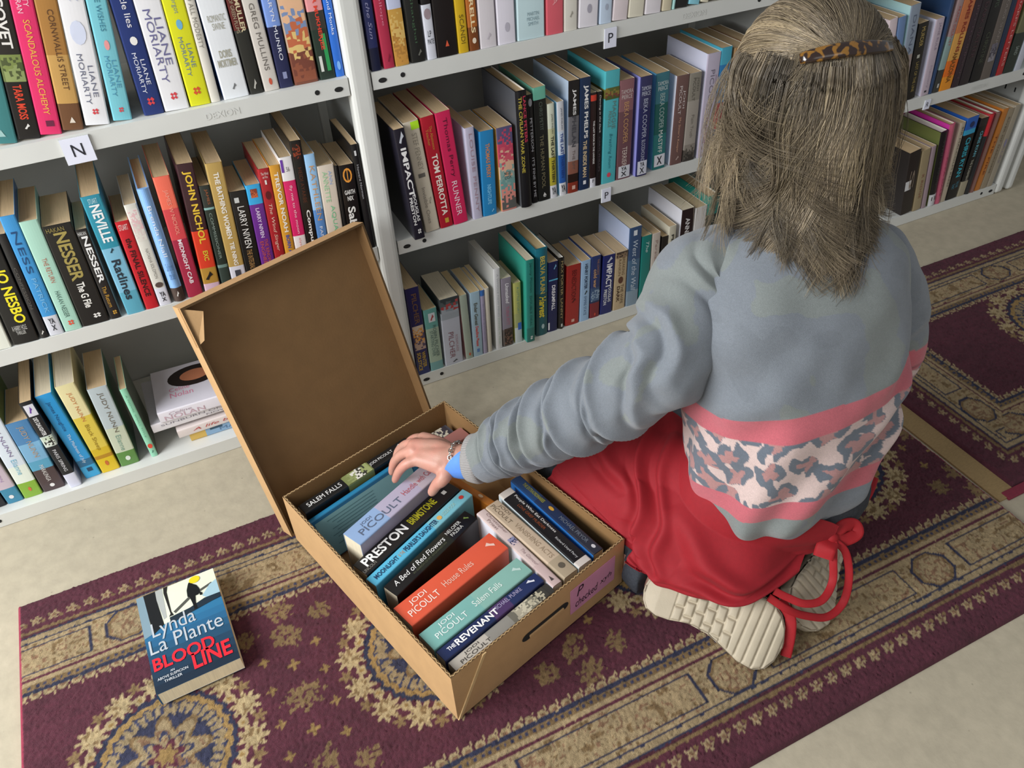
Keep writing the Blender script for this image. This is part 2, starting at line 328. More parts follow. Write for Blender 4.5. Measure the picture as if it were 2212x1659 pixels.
row(ZT['1'], .012, 'top shelf of left bookcase', 'books on the top shelf of the left bookcase', [
 (-12, 40, -96, 0, .21, '3F7F80', ['@tri|.90|.95|.3|.6|9FC4C0'], 'teal book at the very edge of the photo'),
 (43, 90, -46, 0, .21, [(0, '2A2622'), (.42, '5F6A3A'), (.60, '1E1B1A')], ['COVET|.05|.38|.3|.75|E6E2DC|*', 'TARA MOSS|.62|.86|.3|.68|D8432A|*', '@leaf|.89|.93|.4|.65|E0DDD8', '%a|.42|.60|.1|.95|7C8A4A,4C5530,8D9A60'], 'black paperback with red author lettering and a green picture'),
 (90, 136, 9, 0, .215, 'E0336A', ['KATY|.05|.16|.55|.78|F3C9D5', 'MORAN|.05|.2|.25|.48|F3C9D5', 'SCANDALOUS ALCHEMY|.24|.86|.38|.66|E9B54C', '@sq|.90|.945|.35|.75|6B2140'], 'hot pink paperback with gold title'),
 (139, 183, 60, 0, .20, [(0, 'A9793E'), (.45, 'C59A58'), (.80, '6E4A30')], ['CORNWALLIS STREET|.14|.7|.45|.72|5A3A22', '@tri|.90|.945|.4|.68|E2D6C6'], 'brown and gold paperback with small dark title'),
 (188, 239, 108, 0, .21, WH, ['truly madly|.02|.16|.62|.8|BCC2DA|~', 'guilty|.05|.16|.35|.52|BCC2DA|~', 'LIANE|.58|.8|.58|.78|6D7083', 'MORIARTY|.50|.85|.24|.46|6D7083', '@loop|.28|.44|.2|.8|D5DBEE', '@mac|.88|.925|.38|.66|D8434A'], 'white paperback with pale blue swirl'),
 (247, 287, 172, 0, .205, '79C3CF', ['THREE WISHES|.02|.36|.4|.66|3C7F96', 'LIANE|.56|.76|.58|.8|4E93B0', 'MORIARTY|.53|.82|.26|.5|4E93B0', '@loop|.42|.49|.4|.66|E99C9A', '@mac|.90|.94|.4|.66|D8434A'], 'light turquoise paperback with pink heart-like mark'),
 (313, 356, 231, 0, .21, '22346F', ['big little lies|.02|.38|.35|.72|E9E7EA', '@loop|.44|.50|.36|.7|EDEBE6', 'LIANE|.60|.78|.56|.76|D9DCE8', 'MORIARTY|.55|.84|.26|.46|D9DCE8', '@mac|.87|.93|.32|.7|D8434A'], 'navy paperback with white dot, beside the gap'),
 (358, 410, 280, 0, .215, WH, ['%t|.0|.13|.15|.9|6FA23E,5C8C34,86B84E', 'LIANE|.36|.68|.56|.82|6E6C96', 'MORIARTY|.30|.80|.22|.50|6E6C96', '@mac|.87|.925|.36|.66|D8434A'], 'wide white paperback with a green tree picture'),
 (413, 456, 340, 0, .21, 'DCDC22', ['What Alice forgot|.0|.34|.36|.64|8C9C8E', '@loop|.38|.45|.36|.64|6FB2D6', 'LIANE|.55|.72|.56|.76|6D8396', 'MORIARTY|.50|.78|.26|.46|6D8396', '@mac|.86|.92|.3|.68|D8532F'], 'bright yellow paperback'),
 (457, 477, 392, 0, .20, 'DCD7CB', ['BEYOND ALL MODESTY|.04|.58|.25|.7|8F8A80'], 'thin cream paperback between yellow and white ones', {'p': 'c'}),
 (485, 539, 418, 0, .20, [(0, '4F9AD6'), (.12, 'E6E9EC')], ['%s|.0|.20|.05|.9|3A7CC0,7AB4E2,C9D8E4,DDE6EE', 'ROMANTIC|.36|.41|.2|.85|A8A695|^', 'SWINE|.42|.47|.3|.75|A8A695|^', 'DORIS|.62|.68|.28|.74|A8A695|^*', 'MORTIMER|.69|.75|.14|.86|A8A695|^*', '@leaf|.88|.93|.42|.6|77787A'], 'white paperback with blue splash at its head', {'cover': '3A78C8'}),
 (542, 570, 488, 0, .20, [(0, '5A1F1C'), (.5, '2A2A26')], ['HERTA MULLER|.04|.52|.5|.85|D6C6A0|*', 'THE LAND OF GREEN PLUMS|.1|.52|.16|.42|A99C80', '@leaf|.88|.96|.35|.65|B9B6AC'], 'slim dark red and black paperback'),
 (573, 605, 521, 0, .205, [(0, '8C5C34'), (.26, 'D2CBC2')], ['%m|.0|.25|.05|.95|6B3A20,C48A4C,E2B878', 'GREG MULLINS|.34|.84|.34|.66|6E6862', '@peng|.90|.955|.36|.66|C8553C'], 'slim grey paperback with brown picture at its head'),
 (606, 635, 564, 0, .20, [(0, '7D9BDD'), (.52, '24284E')], ['SHARYN MUNRO|.2|.78|.4|.66|E4E6F0', '@sq|.87|.93|.36|.68|8D93B8'], 'slim paperback, sky blue above and navy below'),
 (638, 689, 597, 0, .21, [(0, 'E2D5DC'), (.36, 'C0A58E'), (.75, '7E4A38')], ['Cook|.02|.28|.3|.72|5B4A54|~', '%c|.36|.98|.06|.94|E8B992,7E92B8,C46A46,E2C27A,7A4334,94543C'], 'pale pink paperback with painted kitchen scene'),
 (693, 726, 658, 0, .20, [(0, 'E79A9C'), (.46, '3A3A34'), (.60, '26352C')], ['East|.05|.2|.4|.7|7D4D58', 'ABIR MUKHERJEE|.26|.76|.36|.66|E2432E|*', '@sq|.62|.95|.55|.82|2F9E58', '@sq|.8|.94|.15|.35|D7DAD2'], 'pink and black paperback with a green patch'),
 (727, 752, 700, 0, .20, '2F6FD0', ['Michele|.05|.28|.35|.7|A8B8EA', 'And Monks|.36|.66|.35|.68|E6ECF8', '@loop|.87|.945|.3|.7|7FB4F0'], 'slim bright blue paperback next to the white post'),
])
row(ZT['2'], .002, 'middle shelf of left bookcase', 'books on the middle shelf of the left bookcase', [
 (-32, 26, -130, 560, .20, 'E6E9DC', [], 'white and lime book cut by the photo edge'),
 (31, 85, -72, 520, .198, '1E1F1F', ['JO NESBO|.28|.80|.3|.85|F0E22A|*', 'A HARRY HOLE|.82|.87|.2|.75|C9C9C4|^', 'THRILLER|.875|.91|.3|.65|C9C9C4|^'], 'black paperback with huge yellow lettering'),
 (89, 106, 6, 540, .198, '242426', ['CONFESSION|.3|.7|.3|.6|5E5A55', '@leaf|.92|.96|.3|.7|D4D2CE'], 'thin black paperback with a white mark at its foot'),
 (109, 139, -15, 475, 0, [(0, '3F94D0'), (.83, 'D3D5DE')], ['NESS|.12|.46|.3|.7|1F4A78', 'PATRICK|.5|.8|.35|.65|79B8E0', 'YA|.85|.90|.3|.7|33363C|^*', 'x|.91|.96|.35|.65|33363C|^'], 'sky blue paperback with library sticker at its foot', {'cover': '2E6BA8'}),
 (142, 178, 30, 486, 0, 'A9D4C2', ['THE RETURN|.32|.54|.36|.62|B9705C', 'HAKAN NESSER|.62|.87|.32|.6|4E6B62', '@mac|.90|.95|.34|.7|E2553C'], 'mint green paperback'),
 (180, 237, 84, 496, 0, '201F1E', ['HAKAN|.02|.06|.1|.7|8F8148|^', 'NESSER|.07|.54|.28|.74|A39350|*', 'The G File|.56|.82|.36|.64|ECEAE4|*', '@mac|.89|.94|.5|.8|E8E6E2'], 'wide black paperback with olive gold lettering'),
 (240, 263, 157, 501, 0, '232122', ['HAKAN|.02|.06|.1|.8|D8D8D6|^', 'NESSER|.07|.58|.28|.82|EDEDEC|*', 'The Return|.62|.86|.3|.66|C9993A', '@mac|.90|.95|.4|.8|C9993A'], 'black paperback with white upper and gold lower lettering', {'cover': 'E6E4E0'}),
 (276, 314, 173, 429, 0, [(0, '2F8FA6'), (.42, '7FBBD6'), (.8, '5DA9C0')], ['STUART|.02|.06|.3|.75|BFE0E6|^', 'NEVILLE|.07|.37|.26|.78|F0F1F0|*', '@leaf|.42|.46|.38|.62|24414E', 'Ratlines|.52|.87|.26|.72|27333F|*'], 'tall turquoise paperback with blackletter title'),
 (317, 344, 248, 483, 0, 'C4202C', ['STUART|.03|.09|.15|.8|EDD9D6|^', 'the FINAL SILENCE|.18|.85|.3|.72|3A0D10|*'], 'red paperback with black title'),
 (346, 371, 266, 446, 0, [(0, 'DAD8CE'), (.82, 'DADBE6')], ['%f|.04|.34|.1|.9|E3DDD6,E2B9BC,D9C9C4,DDD8CE', 'NATASHA SOLOMON|.42|.72|.4|.64|8A877F', 'YA|.86|.91|.3|.75|33363C|^*', 'x|.92|.96|.35|.7|33363C|^', '@loop|.76|.815|.2|.85|5A4A44'], 'white flowered paperback with library sticker'),
 (378, 402, 295, 411, 0, [(0, '86B4E8'), (.87, '4A3C38')], ['Brenda Niall|.14|.58|.34|.66|E4ECF6', 'Can You Hear|.64|.71|.2|.8|5C83B4|^', 'the Sea?|.72|.79|.25|.75|5C83B4|^', '@leaf|.9|.95|.35|.6|E2E0DC'], 'light blue hardcover with brown foot', {'hard': True}),
 (408, 440, 330, 387, 0, [(0, 'F0705A'), (.25, 'D64A50'), (.5, 'A82C48')], ['JAMES W NICHOL|.1|.46|.34|.66|F0A08C', 'MIDNIGHT CAB|.5|.88|.36|.62|EADDE2|*'], 'coral to crimson paperback with white lower title'),
 (445, 478, 380, 360, 0, [(0, '3C2128'), (.5, 'D8402A'), (.80, 'B48A3C'), (.93, 'D9B8CC')], ['JOHN NICHOL|.05|.60|.24|.76|E9C23C|*', 'EXC|.66|.74|.4|.7|D9C43A|*', '@leaf|.83|.90|.2|.7|1D1A18'], 'maroon and red paperback with blazing yellow name'),
 (482, 503, 422, 407, 0, [(0, '2E3430'), (.2, '86B0AC'), (.22, '28332E'), (.76, '6E8A84'), (.79, '33413C')], ['JAMES|.03|.17|.4|.7|A4603A', 'COMMISSIONER|.25|.7|.35|.6|8A9A90'], 'slim dark green paperback with pale bands'),
 (504, 536, 434, 360, 0, [(0, 'B99A58'), (.84, 'D8D8E4')], ['THE BATHING WOMEN|.07|.6|.34|.66|EEEAE0|*', 'TIE NING|.63|.83|.38|.66|EEEAE0|*', '@sq|.87|.95|.3|.7|40424C'], 'tall gold paperback with white title', {'cover': 'E0C890'}),
 (537, 570, 491, 420, 0, '1A1B1C', ['@sq|.06|.12|.2|.5|C8CAC8', 'LARRY NIVEN|.16|.62|.3|.7|E8E6E2', 'THE INTEGRAL TREES|.64|.96|.3|.62|B48A54'], 'black paperback with white name and tan title'),
 (571, 600, 520, 407, 0, [(0, '38A8E0'), (.2, '6A2E8C')], ['%q|.04|.13|.25|.7|8A3E2C,C8653C', 'LARRY NIVEN|.24|.56|.36|.62|D9C4E4|*', 'THE RINGWORLD|.58|.96|.52|.76|C8553C', 'ENGINEERS|.6|.92|.22|.46|C8553C'], 'purple paperback with bright blue head'),
 (601, 623, 542, 372, 0, 'A8242C', ['The Wind|.03|.055|.2|.85|E8D8D0|^', 'on Fire|.06|.085|.3|.75|E8D8D0|^', '1|.10|.14|.42|.58|E8E2DC|^', '@loop|.2|.28|.25|.75|5E1218', 'The Wind Singer|.32|.78|.28|.66|E4C0AC|~', 'WILLIAM|.82|.96|.5|.72|E8D8D0'], 'red paperback with slanted pale title'),
 (624, 645, 572, 363, 0, 'D69A36', ['TREVOR NOAH|.06|.62|.32|.72|F0ECE0|*', 'BORN A CRIME|.65|.98|.34|.68|4A58A8|*'], 'orange paperback with white name and blue title'),
 (646, 671, 594, 346, 0, [(0, 'E9E6E6'), (.2, 'D82868'), (.70, 'EFE6E4')], ['@sq|.01|.13|.03|.25|6A3CA0', '56|.08|.12|.4|.65|6E6A6A|^', 'fly me to the moon|.24|.68|.36|.64|F2C8D4', 'alyson noel|.72|.95|.38|.6|E58C8C'], 'white paperback with deep pink middle band'),
 (672, 694, 617, 310, 0, '1B1918', ['%o|.02|.14|.15|.8|2A1A14,8C3A20,2A1714', 'HEIDI AYARBE|.2|.48|.32|.64|5A2E1C', 'Compulsion|.54|.97|.3|.76|F0EEEA|*'], 'tall black paperback with bold white title'),
 (695, 716, 648, 339, 0, [(0, '9CC8EE'), (.5, '5C8ECC'), (.8, '2A4E98')], ['KATHLEEN|.1|.6|.3|.74|D0A070', 'FANETTE|.66|.94|.36|.64|E4E8F0'], 'sky blue to dark blue paperback with faded gold name'),
 (717, 750, 683, 363, 0, 'DCD0C0', ['ANN|.06|.2|.6|.78|A0B8E0', 'ANNETTE|.06|.38|.24|.52|9CD0A0', 'AQUARIUM|.42|.92|.4|.68|74CC98'], 'cream paperback with pale green lettering'),
 (752, 756, 720, 360, 0, '1C1C1C', [], 'very thin black paperback beside the gold-emblem book'),
 (757, 789, 729, 362, 0, '151314', ['@loop|.03|.19|.2|.8|E89A3C', '@loop|.05|.17|.3|.7|151314', '@sq|.03|.19|.47|.53|E89A3C', '@sq|.105|.125|.25|.75|E89A3C', 'GARTH|.27|.32|.16|.84|E4E2DE|^*', 'NIX|.34|.39|.3|.7|E4E2DE|^*', 'Sabriel|.46|.9|.22|.72|EDEBE6|*'], 'black paperback with a flaming orange emblem'),
 (798, 812, 767, 329, .21, '18181A', ['@sq|.05|.1|.3|.6|D8D8D8', 'Howard Norman|.18|.5|.34|.62|B4B4B8'], 'slim black paperback against the bookcase post', {'lean': -.035}),
])
row(ZT['3'], .022, 'bottom shelf of left bookcase', 'books on the bottom shelf of the left bookcase', [
 (-18, 15, -100, 960, .19, '1B1B22', [], 'black book half outside the photo', {'lean': -.02}),
 (18, 52, -90, 900, .19, [(0, 'C8B8C4'), (.8, '3E88A8')], ['A DIVERSION|.3|.7|.4|.6|A890B8', '@loop|.89|.94|.3|.6|E4E4E4'], 'pale pink paperback with teal foot', {'lean': -.02}),
 (54, 93, -70, 870, .215, [(0, 'D8E2EC'), (.62, 'E4ECE0'), (.82, '86B03A')], ['JUDY NUNN|.05|.5|.36|.64|7C6C94', 'Elianne|.54|.72|.36|.64|7CB8D0', '@peng|.88|.93|.4|.62|D06A3C'], 'white paperback shading to green at its foot', {'cover': '6E8C4A'}),
 (96, 141, 8, 921, 0, [(0, '4E84B4'), (.3, '7CB0D4'), (.55, '58A0C0'), (.68, '4A3A3C')], ['JUDY NUNN|.06|.5|.36|.66|B49A80', 'MARALINGA|.62|.86|.4|.6|D8D4D0', '@loop|.90|.95|.4|.62|E6E4E2'], 'blue and brown seaside paperback'),
 (152, 177, 40, 874, 0, [(0, '1C1E24'), (.38, 'C8D4CC'), (.50, '1C1E24'), (.84, 'D6D8EA')], ['#|.03|.15|.2|.95|D8D8E2', '@leaf|.05|.12|.4|.7|6A3C9C', "DE'S DAUGHTER|.17|.37|.36|.7|E0E0E0|*", 'PARIS SPRING|.54|.8|.36|.64|D8D8DC', '%p|.39|.49|.15|.9|CAD8C0,2A2A28,DCE4DA'], 'black paperback with white sticker, pulled forward', {'dy': -.012}),
 (186, 219, 75, 860, 0, [(0, '2E9CDC'), (.78, '2A6E98'), (.86, '3AA8DC')], ['James Naughtie|.08|.42|.36|.64|1E5484', 'The Madness of July|.46|.82|.36|.62|D4E6F0', '@sq|.88|.93|.36|.72|1C4868'], 'bright azure paperback', {'p': 'c'}),
 (222, 260, 118, 839, 0, [(0, 'E6DCA8'), (.35, 'E0C850'), (.72, 'D8B828'), (.80, 'B88820'), (.84, 'E0C020')], ['JUDY NUNN|.08|.40|.36|.62|C8804C', 'Black Sheep|.44|.74|.34|.62|9C8020', '@peng|.87|.93|.36|.62|C86A30'], 'yellow paperback, widest on this shelf', {'p': 'c'}),
 (263, 302, 188, 845, 0, [(0, 'B8C4C8'), (.5, 'C8D0B8'), (.82, '5E8C46')], ['JUDY NUNN|.06|.56|.36|.66|6E6658', 'Elianne|.6|.8|.36|.62|7CA090', '@loop|.88|.94|.38|.64|DCE4D8'], 'grey green paperback with its front cover lifting', {'cover': '3E7858'}),
 (328, 342, 258, 844, 0, '94D4B4', ['A NOVEL SMALL TITLE|.08|.7|.38|.6|6EA88C', '@loop|.80|.87|.15|.85|DC4A34', '@leaf|.9|.94|.35|.65|3A6E60'], 'thin mint paperback with a red dot', {'cover': '5A6A58'}),
])
# the little stack lying flat at the end of the bottom shelf
def flat_book(name, c, rz, wx, dy, hz, bands, page, label, group, texts=(), cover_top=None, category='book'):
    """lies flat: spine (length wx) faces -y, depth dy, thickness hz"""
    r = empty(name, c, (0, 0, rz)); tag(r, label, category, group)
    k = empty('x'); bpy.data.objects.remove(k)
    # make in the standing frame and turn it: x->z (thickness up), z->-x... spine still faces -y
    make_book('b', hz, wx, dy, bands, page, cover_top, False, r, .0004); spine_texts(list(texts), hz, wx, r, .0004)
    M = Matrix(((0, 0, -1, wx), (0, 1, 0, 0), (1, 0, 0, 0), (0, 0, 0, 1)))
    for ch in r.children: ch.data = ch.data.copy() if ch.data.users > 1 else ch.data; ch.data.transform(M)
    return r
stk = 'books lying in a stack on the bottom shelf'
zs = ZT['3']+.0005
flat_book('paperback_book', (-.468, .030, zs), .00, .20, .13, .021, [(0, 'D8B45A'), (.16, '8CB0D0')], 'c', 'blue and yellow paperback at the bottom of the flat stack', stk, ['MASTER|.30|.72|.3|.66|5A7CA0', '@sq|.20|.34|.66|.9|34556A'])
flat_book('paperback_book', (-.487, .024, zs+.0215), .02, .21, .135, .020, [(0, 'E4D8D4')], 'c', 'cream pink paperback with red script, second up the flat stack', stk, ['A life by design|.14|.86|.3|.72|C04A48|~'])
flat_book('paperback_book', (-.505, .045, zs+.042), .03, .21, .135, .007, [(0, '4C5A58')], 'c', 'thin dark paperback in the middle of the flat stack', stk)
flat_book('paperback_book', (-.528, .030, zs+.0495), .01, .22, .15, .021, [(0, 'E6E2E6')], 'w', 'white paperback with scattered grey letters in the flat stack', stk, ['SUNBURN ON LAST|.08|.86|.52|.74|8A8690', 'NOVEL|.48|.72|.2|.4|8A8690'], 'C4C2C8')
nol = flat_book('paperback_book', (-.508, .026, zs+.071), -.03, .20, .14, .026, [(0, 'E8E4EC')], 'w', 'white paperback with oval portraits topping the flat stack', stk, ['NOLAN|.05|.44|.14|.56|C8A8B4', 'Celine|.1|.32|.58|.82|B4A0AC|~'], 'DAD6E0')
def oval(parent, cx, cy, z, rx, ry, face):
    for nm, c, s, dz in (('portrait_hair', '241A18', 1, .0003), ('portrait_face', 'C07A58', .55, .0006)):
        V = [(cx+rx*s*math.cos(a), cy+ry*s*math.sin(a), z+dz) for a in np.linspace(0, 2*math.pi, 24, endpoint=False)]; mesh_obj(nm, V, [tuple(range(24))], INK(c), parent)
oval(nol, .085, .095, .026, .055, .034, 1)
lettering('Nolan', (.03, .036, .0263), (1, 0, 0), (0, 1, 0), .045, .016, 'E08CA8', nol); lettering('Celine', (.03, .056, .0263), (1, 0, 0), (0, 1, 0), .04, .012, 'E08CA8', nol)
row(ZT['1'], .003, 'top shelf of middle bookcase', 'books on the top shelf of the middle bookcase', [
 (804, 825, 778, 0, .21, [(0, '262C5C'), (.82, '161A38')], ['Dolores in the Sun|.05|.75|.3|.66|8C8CB0|~'], 'navy paperback touching the post'),
 (831, 854, 803, 0, .205, 'B4304C', ['Joanna Trollope|.05|.66|.34|.66|D87890', '@leaf|.88|.95|.4|.7|8A1E38'], 'crimson paperback'),
 (856, 885, 834, 0, .205, [(0, 'C4CAE4'), (.55, 'C89A48')], ['Other Boys|.08|.46|.34|.64|8088A8', '%y|.56|.99|.04|.96|C89A48,D8B468,B4803A,CC9444'], 'lilac paperback with golden lower half'),
 (890, 920, 871, 0, .215, '20201E', ['DAWSON|.02|.42|.34|.72|B8AC84', 'Shanghai|.5|.85|.36|.6|3E5A40', '@leaf|.9|.95|.5|.8|6C6C64'], 'black paperback with khaki lettering', {'cover': '45494C'}),
 (925, 945, 908, 0, .2, [(0, '1D1A1C'), (.55, 'D6D8E2')], ['Payne|.2|.45|.3|.66|ECEAEC|*', '@loop|.58|.67|.15|.85|9C8A90', 'LP|.76|.81|.3|.65|33363C|^', 'PATE|.83|.87|.2|.85|33363C|^'], 'black over white paperback with printed sticker foot'),
 (946, 990, 932, 0, .21, '1B1616', ['Instance|.10|.16|.12|.84|D8D4CC|^', 'of the|.21|.27|.3|.66|D8D4CC|^', 'Fingerpost|.33|.39|.06|.94|D8D4CC|^', '@tri|.87|.92|.42|.6|D85A3C'], 'wide black paperback with a red arrow mark'),
 (992, 1014, 979, 0, .2, 'D2AC24', ['@loop|.28|.35|.25|.75|9C7C18', '@loop|.38|.45|.25|.75|9C7C18', '@loop|.48|.55|.25|.75|9C7C18', 'SCANDI|.68|.92|.3|.7|6E5A18'], 'mustard yellow paperback'),
 (1016, 1037, 1005, 0, .2, [(0, 'C88838'), (.3, 'B4682C'), (.8, '7A4420')], ['THE DURRELLS|.1|.85|.3|.72|F0D8A8|*', '@loop|.89|.94|.3|.7|E8D8C0'], 'orange brown paperback'),
 (1039, 1074, 1031, 0, .2, 'DAD4D8', ['Faith|.05|.42|.4|.72|D87890|~', '@leaf|.87|.93|.4|.65|C4BCC4'], 'pale grey paperback with pink script'),
 (1077, 1115, 1071, 0, .205, 'E2DEE8', ['Cosy|.28|.6|.36|.66|E8B89C', '@loop|.82|.9|.4|.66|B8B4C0', '88|.0|.05|.3|.66|B0A8B8'], 'off-white paperback with peach title'),
 (1119, 1177, 1116, 0, .21, 'C6DEE2', ['Pope|.08|.42|.42|.74|6C9CB4', 'MARTIN|.78|.81|.36|.78|8CA4AC|^', 'MICHAEL|.82|.85|.34|.8|8CA4AC|^', 'SMITH|.86|.89|.38|.74|8CA4AC|^'], 'extra wide pale aqua paperback'),
 (1181, 1217, 1180, 0, .2, 'D8606C', ['PAMELA|.4|.75|.36|.62|EBA0A4'], 'rose pink paperback', {'cover': 'E8606C'}),
 (1219, 1247, 1219, 0, .195, 'DCD8CC', ['secrets|.3|.72|.4|.68|D88C90', '@leaf|.82|.88|.4|.65|9C988C'], 'cream paperback with red script beside the pink one'),
 (1250, 1291, 1252, 0, .2, 'E4E0E6', ['Fury|.4|.62|.4|.62|C09CB4', '@loop|.8|.88|.4|.64|A8A4B0'], 'white paperback right of the cream script one'),
 (1295, 1321, 1297, 0, .195, 'C4D4E6', ['STREET|.3|.68|.34|.62|5A6884', '@loop|.82|.88|.4|.64|A8B0C0'], 'icy blue paperback'),
 (1323, 1355, 1327, 0, .2, 'DFD2D4', ['grace|.3|.55|.38|.66|C87884', '@sq|.62|.78|.36|.62|B4A4A8'], 'blush paperback'),
 (1357, 1390, 1360, 0, .2, 'DED8C4', ['@loop|.6|.72|.4|.64|8C887C'], 'ivory paperback with a ring mark'),
 (1393, 1427, 1396, 0, .2, 'E2DCE0', ['@loop|.62|.72|.4|.64|C4B4BC'], 'white-grey paperback with a faint ring mark'),
 (1430, 1450, 1433, 0, .19, 'CFC4A8', [], 'narrow sand coloured paperback'),
 (1452, 1457, 1455, 0, .2, 'A8D4D0', [], 'very thin aqua paperback'),
 (1458, 1485, 1461, 0, .2, '1E1E20', ['@sq|.5|.7|.3|.7|C8C8C4'], 'black paperback among pale ones'),
 (1487, 1511, 1490, 0, .2, [(0, 'DCE0E2'), (.6, '8CCCDC')], [], 'white paperback with aqua foot'),
 (1513, 1531, 1516, 0, .2, 'DCD4BC', [], 'narrow cream paperback'),
 (1534, 1556, 1537, 0, .19, 'B8A880', [], 'tan paperback'),
 (1559, 1580, 1562, 0, .2, '7A6654', [], 'brown paperback'),
 (1582, 1612, 1586, 0, .2, 'C8BCB0', [], 'beige paperback beside her head'),
], )
